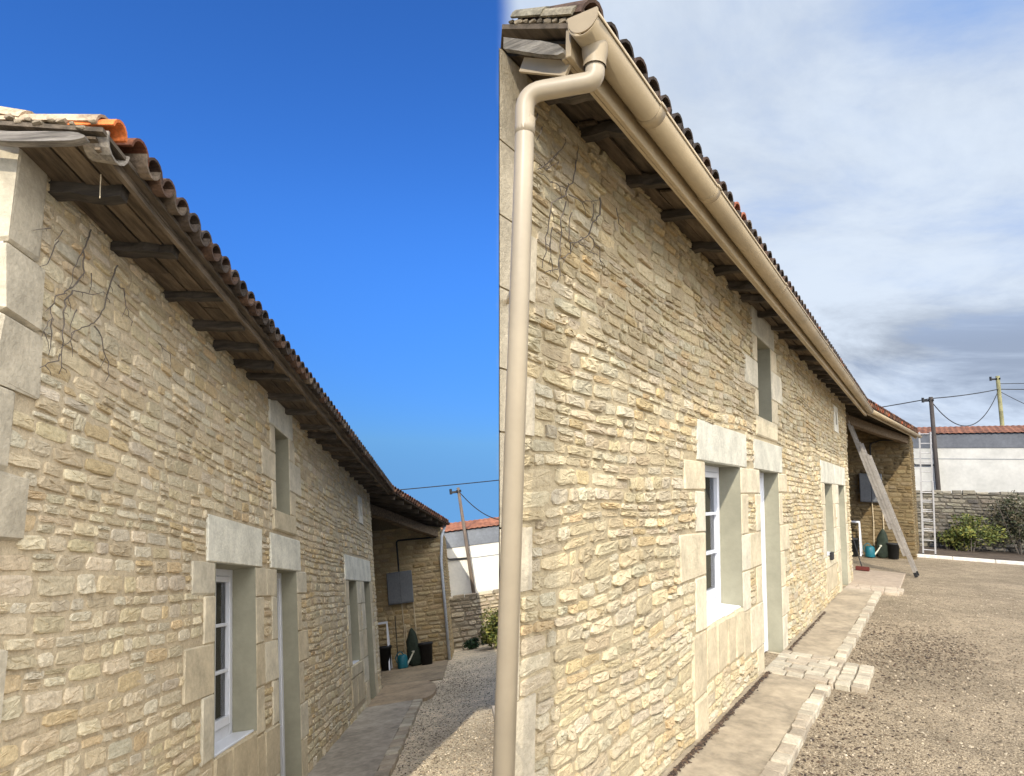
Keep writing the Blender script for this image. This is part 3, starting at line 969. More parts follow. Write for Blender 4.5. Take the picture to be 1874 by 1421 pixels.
        for i in range(ncol):
            y = 2.475 + i * S.pitch
            path = lambda d, y=y: Vector((S.eaveX - d * .93, y, deck(S, S.eaveX - d * .93)))
            if i == 0:
                # the newest tile at the corner, then the old sandy verge tiles lapping over it
                s_ = Vector((0, 1, 0)); cs = [(0.40, 0.30, 0.20), (0.44, 0.335, 0.22), (0.36, 0.265, 0.175)]
                for j, (d0, L_, c_) in enumerate([(0, .20, (0.62, 0.17, 0.045))] + [(.075 + .36 * q_, .42, cs[q_ % 3]) for q_ in range(11)]):
                    p0, p1 = path(d0), path(d0 + L_)
                    a_ = (p1 - p0).normalized(); n_ = s_.cross(a_).normalized(); n_ = n_ if n_.z > 0 else -n_
                    up_ = 0.030 if j == 0 else 0.036
                    tile_shell(rb, p0 + n_ * up_ + s_ * rng.uniform(-.006, .006), (a_ * L_ - n_ * .02).normalized(), s_, n_, .060 if j == 0 else .072, .062, L_, .013, c_)
                continue
            tile_column(rb, path, (0, 1, 0), S.pitch, rng, cut=4.1)
        rb.build('tiles', M['tile'], H, smooth=False, parent=decko)
        rb = Buf()                                        # corrugated back slope and ridge
        v = []; f = []; n = 130
        for i in range(n + 1):
            y = 2.42 + (S.Y1 - 2.3) * i / n
            o = 0.03 * math.sin(i * math.pi / 1.5)
            v += [(xr, y, zr + .10 + o), (xb - .45, y, zt - .42 + o)]
        for i in range(n): f.append((2 * i, 2 * i + 2, 2 * i + 3, 2 * i + 1))
        rb.add(v, f, (0.16, 0.09, 0.06))
        tube(rb, [(xr, 2.4, zr + .14), (xr, S.Y1 + .1, zr + .14)], 0.11, 10, (0.17, 0.10, 0.07))
        rb.build('back_tiles', M['tile'], H, parent=decko)
    else:
        k = 3.3
        xe = -1.444 * k
        RY = lambda x, z: SB.YL(1.75 + (z - 1.75) / (-x / 1.444)) * (-x / 1.444)      # the gable runs back along this line
        ye = RY(xe, -.5) + .05
        ztop = deck(S, xe) - .04
        g = []
        for w in (-.4, 3.60):
            g.append((S.X0 - .004, S.YL(w) + .002, w))
        b.add([g[0], g[1], (-1.52, RY(-1.52, 3.66) + .01, deck(S, -1.52) - .03), (xe, RY(xe, ztop) + .05, ztop), (xe, ye, -.5)], [(0, 1, 2, 3, 4)])
        b.add([(xe, ye, -.5), (xe, 15, -.5), (xe, 15, ztop), (xe, RY(xe, ztop) + .05, ztop)], [(0, 1, 2, 3)])
        b.add([(S.X0 - .03, 15, -.4), (S.X0 - .03, 15, 3.75), (xe, 15, ztop), (xe, 15, -.5)], [(0, 1, 2, 3)])
        b.build('gable_wall', M['render'], H)  # unseen gable, given pale render to bounce light onto the left house
        b = Buf()
        ry = lambda x: RY(x, deck(S, x)) + 0.006
        vy = 1.95
        xv = -vy / 1.985 * 1.444 + .012
        xs = [S.eaveX - .03, -1.2, xv, S.eaveX - .5, -2.5, xe]
        top = []
        for x in xs:
            y_ = vy if x >= xv else ry(x)
            top.append((x, y_, deck(S, x, y_)))
        n = len(xs)
        rows = [top] + [[(x, max(yy, t_[1] + .01 * k_), deck(S, x, max(yy, t_[1] + .01 * k_))) for x, t_ in zip(xs, top)] for k_, yy in enumerate((2.15, 2.4, 2.75))]
        f = []
        v = []
        for k_ in range(3):                               # the sagging strip by the verge
            o = len(v)
            v += rows[k_] + rows[k_ + 1] + [(x, y, z - .022) for x, y, z in rows[k_] + rows[k_ + 1]]
            for i in range(n - 1):
                f.append((o + i, o + i + 1, o + n + i + 1, o + n + i)); f.append((o + 2 * n + i, o + 3 * n + i, o + 3 * n + i + 1, o + 2 * n + i + 1))
                if k_ == 0: f.append((o + i, o + 2 * n + i, o + 2 * n + i + 1, o + i + 1))
        b.add(v, f, (1.5, 1.4, 1.25))
        top = rows[3]
        bot = [(x, S.Y1 + .1, deck(S, x)) for x in xs]
        v = top + bot + [(x, y, z - .022) for x, y, z in top + bot]
        f = []
        for i in range(n - 1):
            f.append((i, i + 1, n + i + 1, n + i)); f.append((2 * n + i, 3 * n + i, 3 * n + i + 1, 2 * n + i + 1))
            f.append((i, 2 * n + i, 2 * n + i + 1, i + 1))
        f.append((0, n, 3 * n, 2 * n))
        b.add(v, f, (1.5, 1.4, 1.25))
        decko = b.build('roof', M['wood'], H)
        rb = Buf()
        ncol = int((S.Y1 + .05 - 2.03) / S.pitch)
        for i in range(ncol):
            y = 2.035 + i * S.pitch
            path = lambda d, y=y: Vector((S.eaveX - d * .93, y, deck(S, S.eaveX - d * .93, y)))
            xlim = max(-(y - .13) / 2.06 * 1.444, xe)
            cut = min((S.eaveX - xlim) / .93, 3.9)
            if cut > 0.1:
                tile_column(rb, path, (0, 1, 0), S.pitch, rng, first=(0.30, 0.10, 0.05) if i in (13, 14) else None, cut=cut)
        rb.build('tiles', M['tile'], H, parent=decko)

    # ---- rafters and boarding under the eave
    ystart = (2.80 if S is SA else 2.40)
    y = ystart
    ri = 0
    while y < S.Y1 - 0.1:
        b = Buf()
        dr = rng.uniform(-0.05, 0.05)
        w, h = rng.uniform(.055, .085), rng.uniform(.055, .085)
        x0, x1 = S.X0 - .15, S.eaveX - .10 + rng.uniform(-.035, .02)
        if S is SB: x1 = min(x1, -1.13)
        zof = .024 + .012 + h / 2
        beam(b, (x0, y + dr, deck(S, x0, y) - zof - .02), (x1, y, deck(S, x1, y) - zof), w, h, col=(lambda k_: (k_, k_, k_))(rng.uniform(.8, 1.5)), segs=6, jit=.013, rng=rng, taper=rng.uniform(.78, .98))
        b.build('rafter', M['woodx'], H, parent=decko)
        y += rng.uniform(0.36, 0.66) * (1.0 if S is SA else 1.12); ri += 1
    # boards
    b = Buf()
    xs = [S.eaveX - .07, S.eaveX - .19, S.eaveX - .31, S.eaveX - .46]
    for i in range(3):
        y = (2.42 if S is SA else 2.02)
        while y < S.Y1:
            L = rng.uniform(0.9, 1.8) if S is SA or y > 2.6 else .36
            y2 = min(y + L, S.Y1 + .05)
            if rng.random() < 0.93:
                xa, xb_ = xs[i + 1] + rng.uniform(.004, .012), xs[i] - rng.uniform(0, .006)
                dz = rng.uniform(-.028, -.024)
                v = []
                for (yy, sag) in ((max(y + .004, (RY(xa, 3.6) + .03) if S is SB else 0), rng.uniform(-.01, 0)), (y2 - .004, rng.uniform(-.012, 0))):
                    for (xx, oo) in ((xa, 0), (xb_, 0), (xb_, -.014), (xa, -.014)):
                        v.append((xx, yy, deck(S, xx, yy) + dz + oo + sag))
                k = rng.uniform(.7, 1.6)
                b.add(v, [(0, 1, 2, 3), (4, 7, 6, 5), (0, 4, 5, 1), (1, 5, 6, 2), (2, 6, 7, 3), (3, 7, 4, 0)], (1.5 * k, 1.35 * k, 1.15 * k))
            y = y2
    b.build('soffit_boards', M['wood'], H, parent=decko)

    if not with_gutter:
        # thin bare lath along the tile ends, sagging a little
        b = Buf(); y = 2.46
        while y < S.Y1:
            y2 = min(y + rng.uniform(1.3, 2.2), S.Y1 + .1)
            z_ = rng.uniform(-.008, .008)
            beam(b, (S.eaveX - .085, y, S.eaveZ - .032 + z_), (S.eaveX - .085, y2, S.eaveZ - .036 + z_), .022, .05, col=(2.3, 2.1, 1.8), segs=3, jit=.004, rng=rng)
            y = y2
        b.build('eave_lath', M['wood'], H, parent=decko)
        # verge: silvered board with a broken end, rubble and mortar under the tiles
        b = Buf()
        pts = [(-1.445, 3.678, .006), (-1.47, 3.682, .018), (-1.50, 3.685, .026), (-1.60, 3.692, .029), (-1.75, 3.703, .028), (-2.3, 3.80, .03), (-3.2, 4.18, .03)]
        v = []; f = []
        for i, (x, z, h) in enumerate(pts):
            for yy in (2.385, 2.425):
                v += [(x, yy, z - h), (x, yy, z + h * (.8 if i else .6))]
        for i in range(len(pts) - 1):
            o = i * 4
            f += [(o, o + 4, o + 5, o + 1), (o + 2, o + 3, o + 7, o + 6), (o + 1, o + 5, o + 7, o + 3), (o, o + 2, o + 6, o + 4)]
        f.append((0, 1, 3, 2))
        b.add(v, f, (.95, .92, .88)); b.build('verge_board', M['greywood'], H, parent=decko)
        b = Buf()
        for i in range(26):
            x = -1.42 - i * .045 + rng.uniform(-.01, .01)
            s = rng.uniform(.010, .024); kk = rng.uniform(.5, 1.0)
            zz = deck(S, x) + rng.uniform(-.01, .035)
            box(b, x - s, x + s, 2.40 - s * .5, 2.44 + s, zz - s * .6, zz + s * .6, tuple(q_ * kk for q_ in (.36, .29, .20)), s * .3, s * .25, rng)
        b.build('verge_rubble', M['dress'], H, parent=decko)
        # broken pale pan tile hanging out at the corner
        b = Buf()
        a = Vector((-1, 0, .16)).normalized(); n = Vector((.16, 0, 1)).normalized()
        tile_shell(b, Vector((S.eaveX - .02, 2.52, S.eaveZ + .01)), a, Vector((0, 1, 0)), n, .092, .08, .12, .010, (0.27, 0.235, 0.19), convex=False)
        b.build('broken_tile', M['tile'], H, parent=decko)
        # frayed string hanging from the soffit
        b = Buf(); tube(b, [(-1.50, 2.62, 3.66), (-1.502, 2.625, 3.60), (-1.498, 2.622, 3.53)], .0025, 5, (1, 1, 1)); b.build('string', M['cane'], H, parent=decko)
    else:
        # sand-coloured fascia, half-round gutter, joints, stop end and downpipe
        gx, gz, gr = -1.014, 3.500, 0.059
        b = Buf(); y = 1.845
        for (p, r) in ((1.955, 5.0), (5.0, 9.0), (9.0, 13.0), (13.0, 15.2)):
            box(b, -1.104, -1.080, p + .002, r - .002, 3.395, 3.55, bev=.003)
        box(b, -1.12, -1.104, 1.96, 15.2, 3.395, 3.415)
        b.build('fascia', M['gutter'], H, parent=decko)
        b = Buf()
        beam(b, (-1.33, 2.0, 3.475), (-1.11, 2.0, 3.375), .015, .06, segs=1)
        b.build('verge_trim', M['gutter'], H, parent=decko)
        prof = [(gr + .006, .010), (gr + .006, .0), (gr, 0.0)]
        arc = [(gr * math.cos(math.pi * k / 16), -gr * math.sin(math.pi * k / 16)) for k in range(17)]
        outer = [(-gr - .004, .012)] + [(-x, z) for x, z in arc] + [(gr + .008, .008), (gr + .008, -.004)]
        outer = [(-gr, .02)] + [(-x, z) for x, z in arc] + [(gr, .010), (gr + .010, .010), (gr + .010, -.004)]
        def run(bb, path, out, scale=1.0, off=0.0):
            v = []; f = []; m = len(out)
            for (px, py, pz) in path:
                for (x, z) in out:
                    v.append((px + x * scale, py, pz + z * scale))
            for i in range(len(path) - 1):
                for k in range(m - 1):
                    f.append((i * m + k, i * m + k + 1, (i + 1) * m + k + 1, (i + 1) * m + k))
            bb.add(v, f)
        b = Buf()
        run(b, [(gx, 1.925, gz), (gx, 6, gz - .005), (gx, 11, gz), (gx, 15.25, gz)], outer)
        gut = b.build('gutter', M['gutter'], H, smooth=True)
        gut.modifiers.new('thick', 'SOLIDIFY').thickness = 0.004
        for yj in (2.62, 3.55, 5.6, 8.2, 11.2, 14.0):
            b = Buf(); run(b, [(gx, yj - .035, gz), (gx, yj + .035, gz)], outer, 1.07); b.build('joint_sleeve', M['gutter'], H, parent=gut, smooth=True).modifiers.new('thick', 'SOLIDIFY').thickness = .004
        b = Buf()
        m = 20
        v = [(gx + .004 + (gr + .005) * math.cos(math.pi * k / m), yy, gz + .012 - (gr + .005) * math.sin(math.pi * k / m) - (0.0)) for yy in (1.921, 1.928) for k in range(m + 1)]
        v += [(gx + (gr + .005), 1.921, gz + .03), (gx - (gr + .005), 1.921, gz + .03), (gx + (gr + .005), 1.928, gz + .03), (gx - (gr + .005), 1.928, gz + .03)]
        q0 = 2 * (m + 1)
        f = [tuple(range(m + 1)) + (q0 + 1, q0), tuple(range(m + 1, 2 * m + 2)) + (q0 + 3, q0 + 2)] + [(k, k + 1, m + 2 + k, m + 1 + k) for k in range(m)]
        b.add(v, f); b.build('end_cap', M['gutter'], H, parent=gut)
        b = Buf(); lathe(b, (gx, 2.035, gz - .10), [(.052, .07), (.052, .03), (.045, .0), (.045, -.03)], 18); b.build('outlet', M['gutter'], H, parent=gut, smooth=True)
        # downpipe
        px, py = -1.285, 1.965
        pth = bend([(gx, 2.035, gz - .10), (gx, 2.04, 3.315), (px, py - .01, 3.305), (px, py, 3.1), (px, py - .010, -.05)], .075, 7)
        b = Buf(); tube(b, pth, .0385, 18); dp = b.build('downpipe', M['pvc'], H, smooth=True)
        b = Buf(); lathe(b, (px, py, 3.165), [(.0385, -.035), (.0410, -.035), (.0410, .035), (.0385, .035)], 18); b.build('pipe_socket', M['pvc'], H, parent=dp, smooth=True)
        for z in (2.5, 0.9):
            b = Buf(); beam(b, (px - .034, py, z), (S.X0, py + .15, z), .012, .02); b.build('pipe_clip', M['pvc'], H, parent=dp)
        # splintered verge board and tiles over the short overhang
        b = Buf()
        pts = [(-1.10, 3.395, .010), (-1.125, 3.41, .026), (-1.20, 3.447, .032), (-1.28, 3.487, .030), (-1.385, 3.54, .028)]
        v = []; f = []
        for i, (x, z, h) in enumerate(pts):
            yl_ = RY(x, z - h) + .008
            for yy in (max(1.935, yl_), max(1.965, yl_ + .02)):
                v += [(x, yy, z - h + .02), (x, yy + (rng.uniform(-.003, .003) if yy > yl_ + .01 else 0), z + h * .8 + .02)]
        for i in range(len(pts) - 1):
            o = i * 4
            f += [(o, o + 4, o + 5, o + 1), (o + 2, o + 3, o + 7, o + 6), (o + 1, o + 5, o + 7, o + 3), (o, o + 2, o + 6, o + 4)]
        f.append((0, 1, 3, 2))
        b.add(v, f, (.8, .78, .72)); b.build('verge_board', M['greywood'], H, parent=decko)
        b = Buf()
        for i in range(2):
            p0 = Vector((S.eaveX - .02 - i * .14, 1.995, 0)); p0.z = deck(S, p0.x, 1.95) + .03
            p1 = p0 + Vector((-.16, 0, 0)); p1.z = deck(S, p1.x, 1.95) + .026
            a = (p1 - p0).normalized(); n = Vector((0, 1, 0)).cross(a); n = n if n.z > 0 else -n
            tile_shell(b, p0, a, Vector((0, 1, 0)), n, .062, .056, .16, .013, ((0.26, 0.22, 0.15), (0.21, 0.185, 0.13))[i])
        for i in range(9):
            x = -1.08 - i * .035; s_ = rng.uniform(.010, .018); k_ = rng.uniform(.4, 1.0); zz = deck(S, x, 1.95) + .012
            yl_ = max(1.945, RY(x - s_, zz - s_) + .008)
            box(b, x - s_, x + s_, yl_, yl_ + .04, zz - s_ * .6, zz + s_ * .6, (.30 * k_, .24 * k_, .16 * k_), .004, .003, rng)
        b.build('verge_tiles', M['tile'], H, parent=decko)
    return H, decko


houseA, _ = house(SA, 'stone_house', 'pale rubble stone farmhouse with bare eaves and no gutter, under the clear blue sky', False)
houseB, _ = house(SB, 'stone_house', 'sunlit warm stone farmhouse with new beige gutter and downpipe, under the cloudy sky', True)


# ---------------------------------------------------------------- bare creepers on both facades
VA = [[(3.064, 3.671), (3.021, 3.517), (3.036, 3.393), (2.943, 3.261), (2.834, 3.157), (2.812, 3.091), (2.813, 3.044), (2.787, 2.985), (2.779, 2.935)], [(2.819, 3.039), (2.819, 2.931), (2.835, 2.864)], [(2.96, 3.255), (2.904, 3.177), (2.91, 3.052), (2.905, 2.925), (2.903, 2.863), (2.921, 2.803)], [(3.328, 3.6), (3.306, 3.537), (3.253, 3.385), (3.224, 3.283), (3.148, 3.163), (2.976, 3.038), (2.976, 2.995), (2.91, 2.927)], [(2.894, 2.894), (2.884, 2.856), (2.814, 2.821), (2.786, 2.788)], [(2.96, 3.255), (3.095, 3.303), (3.24, 3.383)], [(3.004, 3.173), (2.972, 3.115), (2.976, 3.038)], [(3.105, 3.429), (3.106, 3.313)], [(3.15, 3.149), (3.23, 3.114), (3.25, 3.045), (3.307, 3.005), (3.312, 2.9)], [(3.34, 3.479), (3.412, 3.49), (3.444, 3.394), (3.536, 3.316)], [(3.021, 3.517), (2.945, 3.374), (2.943, 3.261)], [(2.806, 3.443), (2.756, 3.285), (2.72, 3.258)], [(2.749, 3.482), (2.652, 3.407)], [(2.838, 3.522), (2.806, 3.443)], [(3.855, 3.334), (4.008, 3.319), (4.043, 3.228)]]
VB = [[(2.645, 3.383), (2.616, 3.248), (2.551, 3.186), (2.395, 3.151), (2.292, 3.153)], [(2.551, 3.186), (2.552, 3.153), (2.414, 3.055), (2.396, 2.96), (2.365, 2.839), (2.356, 2.721)], [(2.537, 3.113), (2.509, 3.011), (2.501, 2.838), (2.499, 2.694)], [(2.93, 3.292), (2.912, 3.193), (2.819, 3.094), (2.792, 3.031), (2.678, 2.957), (2.595, 2.919), (2.597, 2.87), (2.487, 2.802), (2.474, 2.75), (2.371, 2.703)], [(2.568, 3.16), (2.723, 3.185), (2.93, 3.283)], [(2.613, 3.085), (2.583, 3.006), (2.594, 2.927)], [(2.802, 3.026), (2.917, 3.004), (2.939, 2.948), (3.02, 2.928)], [(2.291, 3.168), (2.404, 3.269), (2.51, 3.387), (2.54, 3.453)], [(2.645, 3.383), (2.677, 3.486)], [(2.853, 3.233), (2.836, 3.127)], [(2.412, 2.935), (2.413, 2.754)], [(2.334, 3.18), (2.481, 3.297)], [(3.14, 3.32), (3.186, 3.241), (3.256, 3.217)], [(2.271, 3.428), (2.226, 3.341)], [(2.309, 3.384), (2.277, 3.304)], [(2.678, 2.957), (2.842, 2.952), (2.918, 2.964)]]


def creeper(S, strands, off, label):
    rng = random.Random(8)
    b = Buf()
    for st in strands:
        pts = []
        for i in range(len(st) - 1):
            (u0, w0), (u1, w1) = st[i], st[i + 1]
            n = max(2, int(math.hypot(u1 - u0, w1 - w0) / .03))
            for k in range(n):
                t = k / n
                pts.append((S.X0 + off + rng.uniform(-.006, .006), u0 + (u1 - u0) * t + rng.uniform(-.006, .006), w0 + (w1 - w0) * t + rng.uniform(-.004, .004)))
        pts.append((S.X0 + off - .01, st[-1][0], st[-1][1]))
        r0 = min(.0044, .0018 + .0004 * len(st))
        rr = [r0 * (1 - .6 * i / len(pts)) for i in range(len(pts))]
        tube(b, pts, rr, 6)
        for i in range(2, len(pts) - 1, 3):                 # short side twigs
            if rng.random() < .75:
                p = Vector(pts[i]); d = Vector((.004, rng.uniform(-.055, .055), rng.uniform(-.07, .02)))
                tube(b, [p, p + d * .6, p + d + Vector((-.006, 0, -.01))], [.0022, .0017, .001], 5)
    o = b.build('bare_creeper', M['vine'], frame=S.frame, loc=(S.X0, strands[0][0][0], 3.0))
    finish(o, label, 'plant')


creeper(SA, VA, 0.016, 'bare dry creeper stems on the upper corner of the house without a gutter')
creeper(SB, VB, 0.030, 'bare dry creeper stems on the wall beside the beige downpipe')


# ================================================================ paths

def setts(b, rects, rng, z, h=0.05, cols=((0.40, 0.345, 0.255), (0.44, 0.385, 0.285), (0.35, 0.29, 0.21))):
    for (x0, x1, y0, y1) in rects:
        k = rng.uniform(.85, 1.12); c = rng.choice(cols)
        box(b, x0 + .004, x1 - .004, y0 + .004, y1 - .004, z - h, z + rng.uniform(-.004, .004), tuple(q * k for q in c), .008, .004, rng)


def strip(name, x0, x1, y0, y1, z, frame, rng, col=(1, 1, 1), n=40):
    b = Buf(); v = []; f = []; m = 6
    for i in range(n + 1):
        for j in range(m + 1):
            v.append((x0 + (x1 - x0) * j / m, y0 + (y1 - y0) * i / n, z + rng.uniform(-.0025, .0025)))
    for i in range(n):
        for j in range(m):
            o = i * (m + 1) + j
            f.append((o, o + 1, o + m + 2, o + m + 1))
    o = len(v)
    v += [(x0, y0, z), (x1, y0, z), (x1, y1, z), (x0, y1, z)] + [(x0, y0, z - .2), (x1, y0, z - .2), (x1, y1, z - .2), (x0, y1, z - .2)]
    f += [(o + k, o + (k + 1) % 4, o + 4 + (k + 1) % 4, o + 4 + k) for k in range(4)]
    b.add(v, f, col)
    return finish(b.build(name, M['concrete'], frame=frame), kind='structure')


rg = random.Random(21)
# right yard
strip('path', -1.46, -0.972, 1.0, 6.66, .05, MB, rg)
strip('path', -1.46, -0.972, 7.70, 13.45, .05, MB, rg)
b = Buf(); y = 1.5; rects = []
while y < 13.4:
    L = rg.uniform(.13, .20)
    if not (y + L > 6.66 and y < 7.70): rects.append((-.975 + rg.uniform(-.012, .008), -.862 + rg.uniform(-.008, .012), y, y + L))
    y += L + .004
setts(b, rects, rg, .056, .12)
finish(b.build('kerb', M['paver'], frame=MB), kind='structure')
b = Buf(); rects = []
y = 6.665
for r in range(6):
    h = 1.03 / 6; x = -1.46 - rg.uniform(0, .08)
    while x < -.86:
        L = rg.uniform(.13, .21); rects.append((max(x, -1.46), min(x + L, -.85), y, y + h)); x += L + .003
    y += h
setts(b, [r for r in rects if r[1] - r[0] > .04], rg, .056, .12)
for i in range(6):
    setts(b, [(-.845, -.72, 6.70 + i * .155, 6.85 + i * .155), (-.715, -.585, 6.72 + i * .15, 6.866 + i * .15)], rg, .048, .12)
finish(b.build('paving', M['paver'], frame=MB), kind='structure')
b = Buf(); rects = []
for i, (y0, y1) in enumerate(((13.46, 13.72), (13.72, 13.98), (13.98, 14.24))):
    x = -1.46
    while x < -.60:
        L = rg.uniform(.16, .24); rects.append((x, min(x + L, -.55), y0, y1)); x += L + .003
setts(b, rects, rg, .05, .12, ((0.40, 0.32, 0.235), (0.44, 0.365, 0.27)))
box(b, -2.4, -.62, 14.26, 17.2, -.06, .035, (0.36, 0.285, 0.21), .01)
finish(b.build('paving', M['paver'], frame=MB), kind='structure')
# left yard
strip('path', -1.82, -1.075, 1.2, 11.2, .05, MA, rg, (1.0, 1.06, 1.2))
b = Buf(); y = 3.0; rects = []
while y < 11.1:
    L = rg.uniform(.15, .22)
    rects.append((-1.075 + rg.uniform(-.012, .008), -.925 + rg.uniform(-.008, .012), y, y + L)); y += L + .004
setts(b, rects, rg, .056, .12)
finish(b.build('kerb', M['paver'], frame=MA), kind='structure')
b = Buf()
v = [(-1.82, 11.2, .05)]; 
arc = [(-1.0, 11.2), (-.86, 11.25), (-.78, 11.5), (-.745, 11.9), (-.76, 12.4), (-.82, 12.9), (-.95, 13.3), (-1.2, 13.55), (-1.82, 13.6)]
v += [(x, y, .05) for x, y in arc]; n = len(v)
v += [(x, y, -.1) for x, y, z in v]
b.add(v, [tuple(range(n))] + [(i, (i + 1) % n, n + (i + 1) % n, n + i) for i in range(n)], (1.0, .92, .85))
finish(b.build('paving', M['concrete'], frame=MA), kind='structure')
strip('porch_floor', -4.0, -.70, 13.6, 17.2, .02, MA, rg, (.85, .80, .74))


# ================================================================ the open barn at the end of each house

def barn(S, name, label, Yw, xr, eave, frame, gut, soff):
    rng = random.Random(S.seed + 50)
    H = thing(name, frame, (xr, Yw, 0.0), label, 'barn')
    xl = -5.2
    x_in = S.X0 - 3.4
    # end wall facing the viewer: rubble
    b = Buf()
    fm = lambda p: np.stack([p[:, 0], Yw - p[:, 2], p[:, 1]], 1)
    zt = eave[1][2] + .02
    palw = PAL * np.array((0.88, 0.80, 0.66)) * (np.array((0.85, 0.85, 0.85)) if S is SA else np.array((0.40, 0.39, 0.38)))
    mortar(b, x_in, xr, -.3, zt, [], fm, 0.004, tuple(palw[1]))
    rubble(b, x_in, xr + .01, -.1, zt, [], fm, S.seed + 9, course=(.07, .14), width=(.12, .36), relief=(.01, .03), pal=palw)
    # side wall running away from the porch
    b.add([(xr, Yw, -.4), (xr, Yw + S.blen, -.4), (xr, Yw + S.blen, zt), (xr, Yw, zt)], [(0, 1, 2, 3)], (0.36, 0.3, 0.2))
    fs = lambda p: np.stack([xr + p[:, 2], p[:, 0], p[:, 1]], 1)
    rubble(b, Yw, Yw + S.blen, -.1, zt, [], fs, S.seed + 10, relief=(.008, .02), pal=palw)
    # infill above, up to the roof
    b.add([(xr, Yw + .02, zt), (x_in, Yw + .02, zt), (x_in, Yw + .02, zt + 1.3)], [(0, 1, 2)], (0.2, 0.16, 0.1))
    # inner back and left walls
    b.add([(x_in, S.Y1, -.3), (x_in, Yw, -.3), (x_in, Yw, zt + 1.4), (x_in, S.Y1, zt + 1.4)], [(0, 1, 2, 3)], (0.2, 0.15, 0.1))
    b.build('wall', M[S.stone], H, smooth=True)
    # roof: warped plane from the house eave out to the far corner
    (e0, e1) = eave
    e0, e1 = Vector(e0), Vector(e1)
    r0 = Vector((xl, e0.y, deck(S, xl) - .1)); r1 = Vector((xl, e1.y + .2, deck(S, xl) - .1))
    b = Buf(); v = []; f = []; n = 14
    for o in (0, -.03):
        for i in range(n + 1):
            t = i / n
            for j in range(6):
                p = e0.lerp(e1, t).lerp(r0.lerp(r1, t), j / 5)
                p.z -= .22 * math.sin(math.pi * j / 5) * (1 - 0.2 * t)
                v.append((p.x, p.y, p.z + o))
    m = (n + 1) * 6
    for i in range(n):
        for j in range(5):
            o = i * 6 + j
            f.append((o, o + 6, o + 7, o + 1)); f.append((m + o, m + o + 1, m + o + 7, m + o + 6))
        f.append((i * 6, m + i * 6, m + i * 6 + 6, i * 6 + 6))
    b.add(v, f, (1.3, 1.15, .95))
    dk = b.build('roof', M['wood'], H)
    b = Buf()
    L = (e1 - e0).length; nc = int(L / S.pitch)
    side = (e1 - e0).normalized()
    for i in range(nc + 1):
        t = i / nc
        def path(d, t=t):
            q = d / 4.0
            p = e0.lerp(e1, t).lerp(r0.lerp(r1, t), q)
            p.z -= .22 * math.sin(math.pi * min(q, 1)) * (1 - 0.2 * t) - .004
            return p
        tile_column(b, path, side, S.pitch, rng, first=None, cut=3.6)
    # warmer red tiles here
    b.c = [np.asarray(c) * np.array((1.55, 1.05, 0.85)) for c in b.c]
    b.build('tiles', M['tile'], H, parent=dk)
    # rafter ends, main beam and post
    for i in range(int(L / .5)):
        t = (i + .5) / int(L / .5)
        p = e0.lerp(e1, t); q_ = r0.lerp(r1, t)
        d = (q_ - p).normalized()
        bb = Buf(); beam(bb, p + d * .05 + Vector((0, 0, -.10)), p + d * 1.6 + Vector((0, 0, -.24)), .08, .09, col=(1, .95, .85), segs=3, jit=.006, rng=rng)
        bb.build('rafter', M['woodx'], H, parent=dk)
    b = Buf()
    beam(b, (S.X0 - .35, S.Y1 + .05, soff[0]), (xr - .10, Yw - .05, soff[1]), .16, .2, col=(2.0, 1.7, 1.3), segs=6, jit=.012, rng=rng)
    b.build('beam', M['woodx'], H)
    if gut:
        b = Buf()
        prof = [(.062 * math.cos(math.pi * k / 12), -.062 * math.sin(math.pi * k / 12)) for k in range(13)]
        s = side.cross(Vector((0, 0, 1))).normalized()
        v = []; f = []
        pts = [e0 + Vector((0.03, 0.0, -.10)), e0.lerp(e1, .5) + Vector((.05, 0, -.10)), e1 + Vector((.07, .05, -.10))]
        for p in pts:
            for (x, z) in prof:
                v.append(tuple(p + s * x + Vector((0, 0, z))))
        for i in range(2):
            for k in range(12): f.append((i * 13 + k, i * 13 + k + 1, i * 13 + 14 + k, i * 13 + 13 + k))
        f.append(tuple(26 + k for k in range(13)))
        b.add(v, f); b.build('gutter', M['gutter'], H, smooth=True).modifiers.new('thick', 'SOLIDIFY').thickness = .005
        b = Buf()
        beam(b, e0 + Vector((-.05, 0, -.10)), e1 + Vector((-.02, .03, -.10)), .025, .16)
        b.build('fascia', M['gutter'], H)
    else:
        b = Buf()
        tube(b, bend([(xr + .16, Yw + .25, zt - .05), (xr + .05, Yw - .02, zt - .35), (xr - .02, Yw - .07, 2.4), (xr - .04, Yw - .07, .02)], .08, 4), .036, 10)
        b.build('downpipe', M['pipewhite'], H, smooth=True)
    return H


SA.eaveEnd = (-1.33, 13.15, 3.73)
barn(SA, 'stone_barn', 'open stone barn with dark porch at the end of the house without a gutter', 17.2, -0.63,
     ((-1.35, 13.12, 3.725), (-0.40, 17.45, 3.36)), MA, False, (3.55, 3.12))
barn(SB, 'stone_barn', 'open stone barn with beige gutter where a long ladder leans', 21.5, -0.50,
     ((-1.05, 15.05, 3.62), (-0.30, 21.7, 3.58)), MB, True, (3.45, 3.35))

